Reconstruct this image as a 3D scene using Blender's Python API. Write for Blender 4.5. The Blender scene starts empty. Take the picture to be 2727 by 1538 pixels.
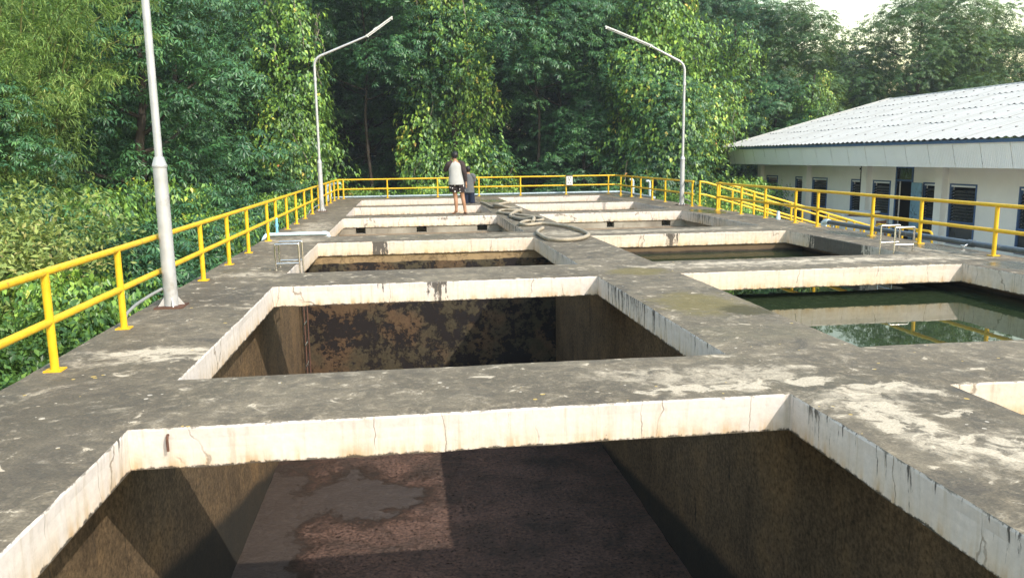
import bpy, bmesh, math, random
import numpy as np
from mathutils import Vector, Matrix, noise as mnoise

sc = bpy.context.scene
COL = sc.collection
R = math.radians
rng = np.random.default_rng(7)
random.seed(7)

# ------------------------------------------------------------------ camera
CAM_Z, PITCH, ROLL, YAW, LENS = 1.499, R(9.5024), R(-0.7798), R(7.5749), 27.645
fwd = Vector((math.sin(YAW) * math.cos(PITCH), math.cos(YAW) * math.cos(PITCH), -math.sin(PITCH)))
rt0 = Vector((math.cos(YAW), -math.sin(YAW), 0)); up0 = rt0.cross(fwd)
rt = rt0 * math.cos(ROLL) + up0 * math.sin(ROLL); up = -rt0 * math.sin(ROLL) + up0 * math.cos(ROLL)
cd = bpy.data.cameras.new('Camera'); cam = bpy.data.objects.new('Camera', cd); COL.objects.link(cam)
m = Matrix.Identity(4)
for i in range(3):
    m[i][0], m[i][1], m[i][2] = rt[i], up[i], -fwd[i]
m[2][3] = CAM_Z
cam.matrix_world = m
cd.sensor_width = 36; cd.lens = LENS; cd.clip_start = 0.05; cd.clip_end = 3000
sc.camera = cam

# ------------------------------------------------------------------ light
SUN = Vector((0.72, -0.95, 1.0)).normalized()
w = bpy.data.worlds.new('World'); sc.world = w; w.use_nodes = True
nt = w.node_tree; bg = nt.nodes['Background']
sky = nt.nodes.new('ShaderNodeTexSky'); sky.sky_type = 'NISHITA'; sky.sun_disc = False
sky.sun_elevation = math.asin(SUN.z); sky.sun_rotation = math.atan2(SUN.x, SUN.y)
sky.air_density = 2.1; sky.dust_density = 1.4; sky.ozone_density = 0.4
nt.links.new(sky.outputs[0], bg.inputs[0]); bg.inputs[1].default_value = 0.15
sl = bpy.data.lights.new('Sun', 'SUN'); sl.energy = 2.0; sl.angle = R(0.53); sl.color = (1, 0.93, 0.85)
so = bpy.data.objects.new('Sun', sl); COL.objects.link(so)
so.rotation_euler = SUN.to_track_quat('Z', 'Y').to_euler(); so.location = (20, -25, 30)
sc.view_settings.view_transform = 'Standard'; sc.view_settings.look = 'None'
sc.view_settings.gamma = 1; sc.view_settings.use_curve_mapping = False
sc.view_settings.exposure = 1.2
sc.cycles.max_bounces = 6; sc.cycles.transparent_max_bounces = 4
sc.cycles.caustics_reflective = False; sc.cycles.caustics_refractive = False

# ------------------------------------------------------------------ node helpers
class NT:
    def __init__(s, name):
        s.m = bpy.data.materials.new(name); s.m.use_nodes = True
        s.t = s.m.node_tree; s.t.nodes.clear()
        s.out = s.n('ShaderNodeOutputMaterial')
        s.geo = None
    def n(s, t, **kw):
        nd = s.t.nodes.new(t)
        for k, v in kw.items(): setattr(nd, k, v)
        return nd
    def put(s, sock, v):
        if v is None: return
        if isinstance(v, bpy.types.NodeSocket): s.t.links.new(v, sock)
        elif isinstance(v, (tuple, list)) and sock.type == 'RGBA' and len(v) == 3: sock.default_value = (*v, 1)
        else: sock.default_value = v
    def G(s):
        if not s.geo: s.geo = s.n('ShaderNodeNewGeometry')
        return s.geo
    def pos(s): return s.G().outputs['Position']
    def nor(s): return s.G().outputs['Normal']
    def rnd(s): return s.G().outputs['Random Per Island']
    def obj(s): return s.n('ShaderNodeTexCoord').outputs['Object']
    def sep(s, v):
        q = s.n('ShaderNodeSeparateXYZ'); s.put(q.inputs[0], v); return q.outputs
    def vmap(s, v, sc_=(1, 1, 1), loc=(0, 0, 0)):
        q = s.n('ShaderNodeMapping'); s.put(q.inputs[0], v); q.inputs['Scale'].default_value = sc_; q.inputs['Location'].default_value = loc
        return q.outputs[0]
    def noise(s, v, scale, detail=5, rough=.6, dist=0):
        q = s.n('ShaderNodeTexNoise'); s.put(q.inputs['Vector'], v); q.inputs['Scale'].default_value = scale
        q.inputs['Detail'].default_value = detail; q.inputs['Roughness'].default_value = rough; q.inputs['Distortion'].default_value = dist
        return q.outputs[0]
    def vor(s, v, scale, feature='F1', out='Distance', rand=1):
        q = s.n('ShaderNodeTexVoronoi', feature=feature); s.put(q.inputs['Vector'], v); q.inputs['Scale'].default_value = scale
        q.inputs['Randomness'].default_value = rand
        return q.outputs[out]
    def math(s, op, a, b=0.0, clamp=False):
        q = s.n('ShaderNodeMath', operation=op, use_clamp=clamp); s.put(q.inputs[0], a); s.put(q.inputs[1], b); return q.outputs[0]
    def mapr(s, x, a, b, c=0.0, d=1.0, smooth=True):
        q = s.n('ShaderNodeMapRange', interpolation_type='SMOOTHSTEP' if smooth else 'LINEAR'); q.clamp = True
        s.put(q.inputs[0], x)
        for i, v in enumerate((a, b, c, d)): s.put(q.inputs[1 + i], v)
        return q.outputs[0]
    def ramp(s, f, stops):
        q = s.n('ShaderNodeValToRGB'); s.put(q.inputs[0], f); e = q.color_ramp.elements
        while len(e) < len(stops): e.new(0.5)
        for el, (p, c) in zip(e, stops): el.position = p; el.color = (*c, 1)
        return q.outputs[0]
    def mix(s, f, a, b, blend='MIX'):
        q = s.n('ShaderNodeMix', data_type='RGBA', blend_type=blend); s.put(q.inputs[0], f); s.put(q.inputs[6], a); s.put(q.inputs[7], b)
        return q.outputs[2]
    def blob(s, v, c, r, wob=None, amt=.5):
        q = s.n('ShaderNodeVectorMath', operation='SUBTRACT'); s.put(q.inputs[0], v); q.inputs[1].default_value = c
        k = s.n('ShaderNodeVectorMath', operation='MULTIPLY'); s.put(k.inputs[0], q.outputs[0]); k.inputs[1].default_value = [1 / a if a else 0 for a in r]
        l = s.n('ShaderNodeVectorMath', operation='LENGTH'); s.put(l.inputs[0], k.outputs[0])
        d = l.outputs['Value']
        if wob is not None: d = s.math('ADD', d, s.math('MULTIPLY', s.math('SUBTRACT', wob, .5), amt * 2))
        return d
    def bump(s, h, strength=.3, dist=.01):
        q = s.n('ShaderNodeBump'); s.put(q.inputs['Height'], h); q.inputs['Strength'].default_value = strength; q.inputs['Distance'].default_value = dist
        return q.outputs[0]
    def bsdf(s, col, rough=.8, spec=.3, metal=0.0, normal=None):
        q = s.n('ShaderNodeBsdfPrincipled'); s.put(q.inputs['Base Color'], col); s.put(q.inputs['Roughness'], rough)
        s.put(q.inputs['Specular IOR Level'], spec); s.put(q.inputs['Metallic'], metal)
        if normal is not None: s.put(q.inputs['Normal'], normal)
        return q
    def fin(s, sh):
        s.t.links.new(sh.outputs[0], s.out.inputs[0]); return s.m

def m_concrete():
    t = NT('deck_concrete'); P = t.pos()
    n1 = t.noise(P, .8, 7, .62, .4); n2 = t.noise(P, 5, 8, .7, .6); n3 = t.noise(P, 70, 4, .75)
    f = t.math('ADD', t.math('MULTIPLY', n1, .55), t.math('MULTIPLY', n2, .45))
    c = t.ramp(f, [(.34, (.075, .067, .054)), (.46, (.125, .111, .087)), (.55, (.18, .161, .127)), (.66, (.28, .252, .198))])
    # olive / bluish drift
    c = t.mix(t.mapr(t.noise(P, .5, 3), .5, .7), c, t.mix(.5, c, (.13, .125, .085), 'MIX'))
    c = t.mix(t.mapr(t.noise(t.vmap(P, (1, 1, 1), (2, 8, 0)), 2.6, 8, .74, 1.2), .42, .62, .42, 0), c, (.08, .072, .06))
    c = t.mix(t.mapr(t.noise(t.vmap(P, (1, 1, 1), (6, 1, 0)), 14, 6, .75, .8), .5, .66, 0, .5), c, (.30, .265, .205))
    soot = t.mapr(t.noise(t.vmap(P, (1, 1, 1), (3, 7, 0)), 1.9, 7, .68, .7), .55, .68)
    c = t.mix(t.math('MULTIPLY', soot, .62), c, (.062, .058, .054))
    soot2 = t.mapr(t.noise(t.vmap(P, (1, 1, 1), (9, 2, 0)), 9, 6, .7), .58, .7)
    c = t.mix(t.math('MULTIPLY', soot2, .5), c, (.05, .048, .045))
    dk = t.mapr(t.blob(P, (-2.3, 4.3, 0), (.75, 1.5, 0), n2, .5), 1.3, .5, 0, .6); c = t.mix(dk, c, (.07, .064, .056))
    dk = t.mapr(t.blob(P, (-2.2, 9.3, 0), (.5, 1.4, 0), n2, .5), 1.3, .5, 0, .5); c = t.mix(dk, c, (.07, .064, .056))
    # worn pale plaster, plus long patches painting dappled sun on the right walkway
    wob = t.noise(P, 3.5, 8, .7); wob2 = t.noise(P, 12, 6, .7)
    ww = t.math('ADD', t.math('MULTIPLY', wob, .65), t.math('MULTIPLY', wob2, .35))
    d = None
    for cx, cy, rx, ry in [(2.75, 4.35, .42, .28), (2.7, 3.75, .16, .55), (3.05, 3.35, .3, .38), (3.05, 4.5, .28, .2), (2.05, 4.95, .7, .3),
                           (-2.1, 6.35, .55, .28), (-2.0, 10.75, .5, .25), (5.2, 10.3, 2.6, .3), (7.3, 10.3, .9, .35), (8.1, 11.2, .5, .5),
                           (-2.15, 15.2, .6, .5), (3.0, 15.4, .4, .6), (4.3, 15.3, 3., .22), (-2.1, 18, .4, 1.8)]:
        q = t.blob(P, (cx, cy, 0), (rx, ry, 0))
        d = q if d is None else t.math('MINIMUM', d, q)
    pale = t.mapr(t.math('ADD', t.math('ADD', t.math('MULTIPLY', t.noise(P, 2.4, 9, .75, .9), .55), t.math('MULTIPLY', n2, .45)), t.math('MULTIPLY', t.mapr(d, 1.6, .3), .14)), .52, .66)
    gen = t.mapr(ww, .56, .66)
    pale = t.math('MAXIMUM', t.math('MULTIPLY', t.math('MULTIPLY', pale, .9), t.mapr(t.noise(P, 7, 8, .75, .8), .36, .54)), t.math('MULTIPLY', gen, .45))
    c = t.mix(pale, c, t.mix(n2, (.31, .285, .24), (.48, .445, .38)))
    d2 = None
    for cx, cy, rx, ry in [(2.72, 3.95, .13, .42), (3.05, 3.5, .24, .13), (3.0, 4.62, .2, .07), (3.2, 4.45, .1, .07), (2.62, 4.75, .2, .1), (3.25, 3.05, .1, .1), (3.15, 4.0, .12, .06), (-1.95, 6.45, .35, .12), (-1.75, 6.2, .2, .1), (1.9, 4.75, .5, .08), (7.0, 10.25, 1.1, .1), (4.9, 10.4, 1.6, .08)]:  # thin streaks across the right walkway also paint in sunlit dapple
        q = t.blob(P, (cx, cy, 0), (rx, ry, 0)); d2 = q if d2 is None else t.math('MINIMUM', d2, q)
    c = t.mix(t.mapr(t.math('ADD', t.math('ADD', t.math('MULTIPLY', t.noise(P, 5, 9, .72, .8), .6), t.math('MULTIPLY', n2, .4)), t.math('MULTIPLY', t.mapr(d2, 1.9, .3), .17)), .60, .645, 0, .85), c, t.mix(n2, (.40, .37, .315), (.56, .52, .45)))
    # algae
    a = t.blob(P, (2.95, 7.6, 0), (.55, .7, 0), ww, 1.2); a = t.math('MINIMUM', a, t.blob(P, (3.0, 9.9, 0), (.45, .4, 0), ww, 1.2))
    c = t.mix(t.mapr(a, 1.1, .5, 0, .7), c, (.15, .13, .045))
    g = t.blob(P, (3.25, 7.15, 0), (.3, .3, 0), ww, .8)
    c = t.mix(t.mapr(g, 1.1, .6, 0, .85), c, (.055, .05, .02))
    # wet films
    wet = None
    for cx, cy, rx, ry in [(3.0, 27.6, .5, 1.0), (8.0, 20.2, .5, 1.1), (8.35, 11.3, .35, .8), (8.2, 29.0, .5, 1.3), (8.2, 13.6, .3, .9), (8.0, 9.3, .5, .5)]:
        q = t.blob(P, (cx, cy, 0), (rx, ry, 0), ww, .9); wet = q if wet is None else t.math('MINIMUM', wet, q)
    wet = t.mapr(wet, 1.0, .75)
    c = t.mix(t.math('MULTIPLY', wet, .6), c, (.05, .047, .04))
    # paint specks
    vs = t.vor(t.vmap(P, (1, 1, .2)), 9); sp = t.math('LESS_THAN', vs, t.mapr(t.noise(P, 3, 2), .45, .7, 0, .17))
    x = t.sep(P)[0]
    c = t.mix(t.math('MULTIPLY', sp, .8), c, t.mix(t.math('GREATER_THAN', t.noise(P, 6, 0), .62), (.55, .53, .49), (.5, .38, .12)))
    c = t.mix(1.0, c, (1.04, .95, .82), 'MULTIPLY')
    grain = t.mapr(n3, .3, .72, .66, 1.36, False)
    c = t.mix(1.0, c, t.n('ShaderNodeCombineColor').outputs[0] if False else grain, 'MULTIPLY')
    h = t.math('ADD', t.math('MULTIPLY', n3, .5), t.math('MULTIPLY', n2, .9))
    nrm = t.bump(h, .55, .012)
    rough = t.mapr(wet, 0, 1, t.mapr(n2, .3, .7, .62, .9), .12, False)
    return t.fin(t.bsdf(c, rough, .35, 0, nrm))

def m_band():
    t = NT('white_rim_paint'); P = t.pos(); x, y, z = t.sep(P); nx, ny, nz = t.sep(t.nor())
    tt = t.math('DIVIDE', z, -.25)
    st = t.noise(t.vmap(P, (6, 6, .5)), 1.6, 5, .65); st2 = t.noise(t.vmap(P, (14, 14, .9), (4, 4, 0)), 1.5, 4, .6)
    nf = t.noise(P, 18, 6, .7); nb = t.noise(P, 2.2, 5, .6)
    row = t.math('MAXIMUM', t.mapr(y, 9, 14.5, 0, .38), t.mapr(x, 3.2, 3.5, 0, .3))
    row = t.math('MULTIPLY', row, t.mapr(y, 19, 21, 1, .1))
    cream = t.math('ADD', t.math('MULTIPLY', t.math('POWER', tt, 1.6), t.mapr(st, .3, .7, .25, .8)), t.math('MULTIPLY', row, t.mapr(nb, .3, .7, .4, 1.1)), True)
    c = t.mix(cream, (.65, .592, .55), (.65, .485, .29))
    c = t.mix(t.mapr(st2, .5, .75, 0, .6), c, (.46, .38, .27))
    c = t.mix(1.0, c, t.mapr(nf, .3, .7, .86, 1.06, False), 'MULTIPLY')
    # rust brown tint near the bottom
    c = t.mix(t.math('MULTIPLY', t.mapr(tt, .6, 1.0), t.mapr(st, .45, .7, 0, .65)), c, (.42, .25, .11))
    # black drips
    rag = t.noise(t.vmap(P, (1, 1, .6)), 6, 7, .75); rag2 = t.noise(t.vmap(P, (1, 1, .45)), 16, 7, .75)
    walk = t.math('LESS_THAN', nx, -.5)
    ex = t.math('MULTIPLY', walk, .135)
    for cx, cy, rx, ry, am in [(.33, 9.67, .16, .4, .3), (-.5, 14.69, .17, .4, .42), (5.1, 14.69, .16, .4, .33), (7.46, 12.9, .4, .9, .5), (2.39, 4.2, .3, .12, .12),
                               (2.39, 8.3, .3, 1.1, .09), (2.39, 18.5, .3, 1.6, .09), (7.46, 19.0, .3, 1.2, .07), (-1.62, 4.25, .2, .2, .15), (4.75, 9.67, .35, .2, .06), (-.35, 9.67, .12, .2, .16)]:
        b = t.math('MULTIPLY', t.mapr(t.blob(P, (cx, cy, 0), (rx, ry, 0), rag, .9), 1.25, .45, 0, am), t.mapr(rag2, .3, .62, .55, 1.15)); ex = t.math('ADD', ex, b)
    sd = t.noise(t.vmap(P, (11, 11, .85)), 1.7, 7, .72, .25)
    top = t.mapr(tt, 0, 1.15, .055, -.05, False)
    dm = t.mapr(t.math('ADD', t.math('ADD', sd, ex), top), .74, .80)
    c = t.mix(t.math('MULTIPLY', dm, .9), c, t.mix(nf, (.018, .016, .015), (.075, .066, .056)))
    # small dark flecks
    fl = t.mapr(t.noise(P, 26, 3, .6), .70, .74); fl = t.math('MULTIPLY', fl, t.mapr(nb, .5, .6)); c = t.mix(t.math('MULTIPLY', fl, .7), c, (.2, .17, .14))
    # cracks
    q = t.n('ShaderNodeVectorMath', operation='ADD'); t.put(q.inputs[0], t.vmap(P, (1, 1, .16)))
    nv = t.n('ShaderNodeTexNoise'); t.put(nv.inputs['Vector'], P); nv.inputs['Scale'].default_value = 9; nv.inputs['Detail'].default_value = 4
    k = t.n('ShaderNodeVectorMath', operation='SCALE'); t.put(k.inputs[0], nv.outputs[1]); k.inputs['Scale'].default_value = .06
    t.put(q.inputs[1], k.outputs[0])
    cr = t.vor(q.outputs[0], 1.7, 'DISTANCE_TO_EDGE'); cm = t.math('MULTIPLY', t.mapr(cr, .0075, .002), t.mapr(t.noise(P, 1.6, 3), .47, .58))
    c = t.mix(t.math('MULTIPLY', cm, .75), c, (.23, .18, .13))
    # peeling in the fourth row
    pe = t.math('MULTIPLY', t.mapr(y, 20.5, 20.6), t.mapr(y, 21, 20.9)); pe = t.math('MULTIPLY', pe, t.mapr(t.math('ADD', t.noise(P, 5, 8, .7), t.math('ADD', t.mapr(x, 3.4, 4.8, .0, 0), t.math('MULTIPLY', t.mapr(tt, .5, 1), .07))), .595, .615))
    c = t.mix(t.math('MULTIPLY', pe, .9), c, (.24, .215, .18))
    # chipped top lip and dirty bottom line
    lip = t.mapr(t.math('ADD', z, t.math('MULTIPLY', t.math('SUBTRACT', t.noise(P, 10, 8, .8), .5), .11)), -.010, -.003)
    c = t.mix(t.math('MULTIPLY', lip, .85), c, (.19, .175, .15))
    bot = t.mapr(t.math('ADD', z, t.math('MULTIPLY', t.math('SUBTRACT', t.noise(P, 9, 8, .8), .5), .10)), -.236, -.247)
    c = t.mix(t.math('MULTIPLY', bot, .9), c, (.05, .04, .03))
    h = t.math('ADD', t.math('MULTIPLY', nf, .6), t.math('ADD', t.noise(P, 6, 3), t.math('MULTIPLY', cm, -1.2)))
    return t.fin(t.bsdf(c, .8, .25, 0, t.bump(h, .35, .01)))

def m_basin(kind):
    t = NT('basin_wall_' + kind); P = t.pos(); x, y, z = t.sep(P)
    st = t.noise(t.vmap(P, (4, 4, 1.6)), 1.2, 7, .7); nf = t.noise(P, 26, 7, .8); nb = t.noise(P, 1.3, 6, .65)
    if kind == 'brown':
        c = t.ramp(t.math('ADD', t.math('MULTIPLY', nb, .6), t.math('MULTIPLY', st, .4)), [(.35, (.075, .052, .03)), (.5, (.13, .088, .048)), (.65, (.205, .128, .06))])
        c = t.mix(t.mapr(t.noise(t.vmap(P, (6, 6, .7), (1, 2, 3)), 1.5, 7, .75), .60, .68, 0, .85), c, (.02, .017, .015))
        c = t.mix(1.0, c, t.mapr(nf, .35, .65, .4, 1.6, False), 'MULTIPLY')
        # scaling crust on the end wall
        pm = t.mapr(t.math('ADD', t.math('MULTIPLY', t.noise(P, 1.5, 9, .7, .2), .55), t.math('MULTIPLY', t.noise(P, 7, 9, .8), .45)), .485, .505)
        crust = t.mix(t.mapr(t.noise(P, 1.1, 3), .45, .62), (.062, .05, .03), (.10, .062, .034))
        crust = t.mix(1.0, crust, t.mapr(nf, .3, .7, .6, 1.4, False), 'MULTIPLY')
        pc = t.mix(pm, (.018, .014, .013), crust)
        end = t.mapr(y, 14.66, 14.69)
        c = t.mix(end, c, pc)
        hi = t.math('ADD', z, t.math('MULTIPLY', t.math('SUBTRACT', t.noise(P, 3, 5, .6), .5), .08))
        strip = t.math('MULTIPLY', end, t.mapr(hi, -.40, -.385))
        c = t.mix(strip, c, t.mix(t.mapr(nb, .35, .65), (.22, .155, .085), (.36, .25, .13)))
        # dark band low on the side walls, rising towards the near end
        wl = t.math('ADD', t.math('MULTIPLY', t.math('SUBTRACT', 10.9, y), t.mapr(x, 2, 2.5, .225, .12)), t.math('MULTIPLY', nb, .25))
        wm = t.mapr(t.math('SUBTRACT', t.math('ADD', z, 2.8), wl), .0, -.16)
        wm = t.math('MULTIPLY', wm, t.math('SUBTRACT', 1, end))
        c = t.mix(t.math('MULTIPLY', wm, .88), c, (.022, .022, .018))
        h = t.math('ADD', t.math('MULTIPLY', nf, .5), t.math('MULTIPLY', t.math('MULTIPLY', pm, end), 1.0))
        return t.fin(t.bsdf(c, .85, .2, 0, t.bump(h, .7, .03)))
    if kind == 'dark':
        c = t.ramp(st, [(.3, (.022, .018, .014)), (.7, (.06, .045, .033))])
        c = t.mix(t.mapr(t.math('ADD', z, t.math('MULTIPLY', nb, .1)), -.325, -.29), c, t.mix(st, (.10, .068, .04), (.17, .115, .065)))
    else:
        c = t.ramp(nb, [(.35, (.2, .175, .14)), (.55, (.31, .28, .225)), (.7, (.4, .37, .31))])
        c = t.mix(t.mapr(st, .55, .7, 0, .5), c, (.12, .095, .07))
    return t.fin(t.bsdf(c, .85, .2, 0, t.bump(nf, .4, .01)))

def m_sludge():
    t = NT('wet_sludge'); P = t.pos()
    nb = t.noise(P, 1.4, 7, .65, .5); nf = t.noise(P, 24, 7, .8, .4); wv = t.noise(P, 7, 6, .7, 2.5)
    c = t.ramp(nb, [(.35, (.11, .076, .058)), (.5, (.20, .122, .09)), (.65, (.28, .165, .12))])
    c = t.mix(1.0, c, t.mapr(nf, .38, .6, .25, 1.7, False), 'MULTIPLY')
    d = t.blob(P, (-1.95, 8.6, 0), (.95, 3.2, 0), t.noise(P, 1.1, 7, .6), .9); d = t.math('MINIMUM', d, t.blob(P, (-.75, 9.75, 0), (1.0, .8, 0), t.noise(P, 1.7, 7, .62), 1.1))
    film = t.mapr(t.math('ADD', d, t.math('MULTIPLY', t.math('SUBTRACT', nf, .5), .5)), 1.12, .72)
    swirl = t.mapr(wv, .5, .62, 0, .35)
    c = t.mix(film, c, t.mix(swirl, (.062, .046, .036), (.115, .09, .072)))
    rough = t.mapr(film, 0, 1, t.mapr(nf, .3, .7, .22, .65), .28, False)
    h = t.math('MULTIPLY', t.math('ADD', t.math('MULTIPLY', nf, 1.6), t.math('MULTIPLY', t.vor(P, 16), .5)), t.mapr(film, 0, 1, 1, .1, False))
    return t.fin(t.bsdf(c, rough, .4, 0, t.bump(h, 1.0, .09)))

def m_plain(name, col, rough=.5, spec=.4, metal=0.0, var=.25, scale=8, dirt=None, bump=0.0, coord='obj'):
    t = NT(name); P = t.obj() if coord == 'obj' else t.pos()
    n = t.noise(P, scale, 6, .65)
    c = t.mix(1.0, col, t.mapr(n, .3, .7, 1 - var, 1 + var * .6, False), 'MULTIPLY')
    if dirt: c = t.mix(t.mapr(t.noise(t.vmap(P, (1, 1, 1), (5, 3, 1)), scale * .6, 7, .7), dirt[1], dirt[1] + .12), c, dirt[0])
    rr = t.mapr(n, .3, .7, rough * .85, min(1, rough * 1.2), False)
    return t.fin(t.bsdf(c, rr, spec, metal, t.bump(n, bump, .01) if bump else None))

def m_leaf(name, stops, rough=.42, trans=.33, clump=.5, tint=(.012, .03, .012)):
    t = NT(name); P = t.pos()
    f = t.math('ADD', t.math('MULTIPLY', t.rnd(), .62), t.math('MULTIPLY', t.mapr(t.noise(P, .55, 3, .6), .3, .7), .38))
    c = t.ramp(f, stops)
    c = t.mix(t.mapr(t.noise(t.vmap(P, (1, 1, 1), (11, 5, 2)), .35, 2), .5, .7, 0, clump), c, tint)
    p = t.bsdf(c, rough, .45)
    tr = t.n('ShaderNodeBsdfTranslucent'); t.put(tr.inputs[0], t.mix(.5, c, (.25, .3, .02), 'MIX'))
    ms = t.n('ShaderNodeMixShader'); ms.inputs[0].default_value = trans
    t.t.links.new(p.outputs[0], ms.inputs[1]); t.t.links.new(tr.outputs[0], ms.inputs[2])
    return t.fin(ms)

def m_water(name, col, rough, bump):
    t = NT(name); P = t.pos(); n = t.noise(P, 3, 3, .5)
    b = t.bsdf(col, rough, .5, 0, t.bump(n, bump, .02)); b.inputs['IOR'].default_value = 1.33
    return t.fin(b)

M = {}
M['concrete'] = m_concrete(); M['band'] = m_band()
M['basin'] = m_basin('brown'); M['basin_dark'] = m_basin('dark'); M['basin_grey'] = m_basin('grey')
M['sludge'] = m_sludge()
M['water'] = m_water('green_water', (.024, .036, .016), .015, .02)
M['yellow'] = m_plain('yellow_paint', (.74, .45, .016), .42, .4, 0, .16, 11, ((.40, .19, .03), .6), .1)
M['pole'] = m_plain('galvanised_pole', (.50, .50, .50), .5, .4, .35, .2, 5, ((.38, .36, .33), .58))
M['rust'] = m_plain('rusty_steel', (.12, .062, .042), .8, .2, 0, .45, 20, ((.07, .04, .03), .55), .3)
M['white'] = m_plain('white_enamel', (.6, .6, .58), .4, .4, 0, .08, 6)
M['tube'] = m_plain('fluorescent_tube_glass', (.6, .61, .61), .2, .5, 0, .03, 3)
M['conduit'] = m_plain('grey_conduit', (.23, .24, .24), .6, .3, 0, .2, 9)
M['steel'] = m_plain('stainless_steel', (.66, .64, .61), .22, .5, 1.0, .15, 9)
M['pvc'] = m_plain('pale_blue_pvc', (.58, .74, .82), .4, .4, 0, .12, 7, ((.42, .5, .5), .62))
M['pvc_blue'] = m_plain('blue_pvc_fitting', (.2, .5, .68), .4, .4, 0, .15, 9)
M['pvc_grey'] = m_plain('grey_blue_pipe', (.42, .50, .55), .45, .4, 0, .2, 6, ((.25, .27, .27), .6))
M['pipe_dark'] = m_plain('weathered_steel_pipe', (.10, .13, .16), .42, .5, .3, .35, 6, ((.28, .29, .29), .58))
M['hose'] = m_plain('dusty_hose', (.35, .30, .225), .75, .2, 0, .25, 9, ((.2, .18, .14), .56), .2)
M['hose_dark'] = m_plain('dark_hose', (.12, .11, .09), .75, .2, 0, .3, 9)
M['wall'] = m_plain('white_wall_paint', (.84, .82, .78), .85, .2, 0, .06, 1.2, ((.55, .53, .49), .66))
M['blue'] = m_plain('blue_frame_paint', (.055, .115, .25), .5, .35, 0, .2, 8)
M['louvre'] = m_plain('dark_louvre_glass', (.022, .027, .03), .12, .5, 0, .2, 5)
M['door'] = m_plain('peeling_blue_door', (.22, .38, .50), .7, .25, 0, .2, 5, ((.07, .11, .12), .53), .1)
M['fascia'] = m_plain('pale_cladding', (.86, .87, .87), .5, .4, 0, .04, 1.5, ((.78, .78, .76), .62))
M['fascia_trim'] = m_plain('blue_gutter_paint', (.075, .15, .30), .55, .3, 0, .15, 4)
M['dark'] = m_plain('dark_interior', (.02, .02, .022), .9, .1)
M['soil'] = None
M['trunk'] = m_plain('bark', (.055, .045, .035), .9, .15, 0, .45, 9, ((.05, .055, .03), .55), .5)
M['trunk_pale'] = m_plain('pale_bark', (.24, .21, .17), .9, .15, 0, .4, 9, ((.1, .09, .07), .55), .5)
M['culm'] = m_plain('bamboo_culm', (.16, .17, .05), .6, .3, 0, .3, 6)
M['plaster_ring'] = m_plain('pale_cement_ring', (.62, .62, .58), .8, .2, 0, .12, 3, ((.45, .44, .4), .6))
M['wood'] = m_plain('brown_wood', (.17, .075, .04), .6, .3, 0, .35, 12)

L_VINE = m_leaf('vine_leaves', [(.12, (0.052, 0.120, 0.050)), (.40, (0.124, 0.260, 0.056)), (.66, (0.249, 0.431, 0.073)), (.84, (0.406, 0.582, 0.084)), (.93, (0.768, 0.663, 0.121)), (.99, (0.859, 0.401, 0.144))], .36, .27, .45)
L_WHORL = m_leaf('dark_tree_leaves', [(.1, (0.024, 0.072, 0.036)), (.45, (0.048, 0.141, 0.058)), (.75, (0.082, 0.213, 0.075)), (.97, (0.157, 0.313, 0.081))], .36, .26, .5, (0.015, 0.040, 0.026))
L_FINE = m_leaf('fine_tree_leaves', [(.1, (0.025, 0.064, 0.025)), (.5, (0.057, 0.134, 0.041)), (.8, (0.098, 0.191, 0.051)), (.97, (0.161, 0.242, 0.064))], .45, .3, .5)
L_BAMBOO = m_leaf('bamboo_leaves', [(.1, (0.108, 0.214, 0.062)), (.45, (0.214, 0.365, 0.086)), (.8, (0.365, 0.523, 0.133)), (.97, (0.555, 0.535, 0.197))], .5, .4, .4, (0.086, 0.151, 0.062))
L_BUSH = m_leaf('bush_leaves', [(.1, (0.039, 0.098, 0.026)), (.45, (0.091, 0.204, 0.040)), (.78, (0.176, 0.326, 0.055)), (.92, (0.316, 0.442, 0.064)), (.99, (0.633, 0.442, 0.091))], .42, .34, .45)
L_PALE = m_leaf('pale_shrub_leaves', [(.1, (0.134, 0.200, 0.058)), (.45, (0.251, 0.335, 0.092)), (.8, (0.393, 0.469, 0.125)), (.97, (0.535, 0.418, 0.185))], .45, .36, .3, (0.101, 0.150, 0.049))
L_FAR = m_leaf('far_tree_leaves', [(.1, (0.013, 0.032, 0.022)), (.5, (0.023, 0.058, 0.035)), (.95, (0.050, 0.104, 0.052))], .5, .2, .5, (0.009, 0.019, 0.017))  # leaf colour kept very dark to stand in for deep forest shade

# ------------------------------------------------------------------ object helpers
def tag(o, label=None, cat=None, group=None, kind=None):
    if label: o['label'] = label
    if cat: o['category'] = cat
    if group: o['group'] = group
    if kind: o['kind'] = kind
    return o
def thing(name, label, cat, loc=(0, 0, 0), rz=0, group=None):
    o = bpy.data.objects.new(name, None); COL.objects.link(o); o.location = loc; o.rotation_euler = (0, 0, rz); o.empty_display_size = .1
    return tag(o, label, cat, group)
def link(name, me, parent=None, loc=(0, 0, 0)):
    o = bpy.data.objects.new(name, me); COL.objects.link(o); o.location = loc
    if parent: o.parent = parent
    return o

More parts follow.
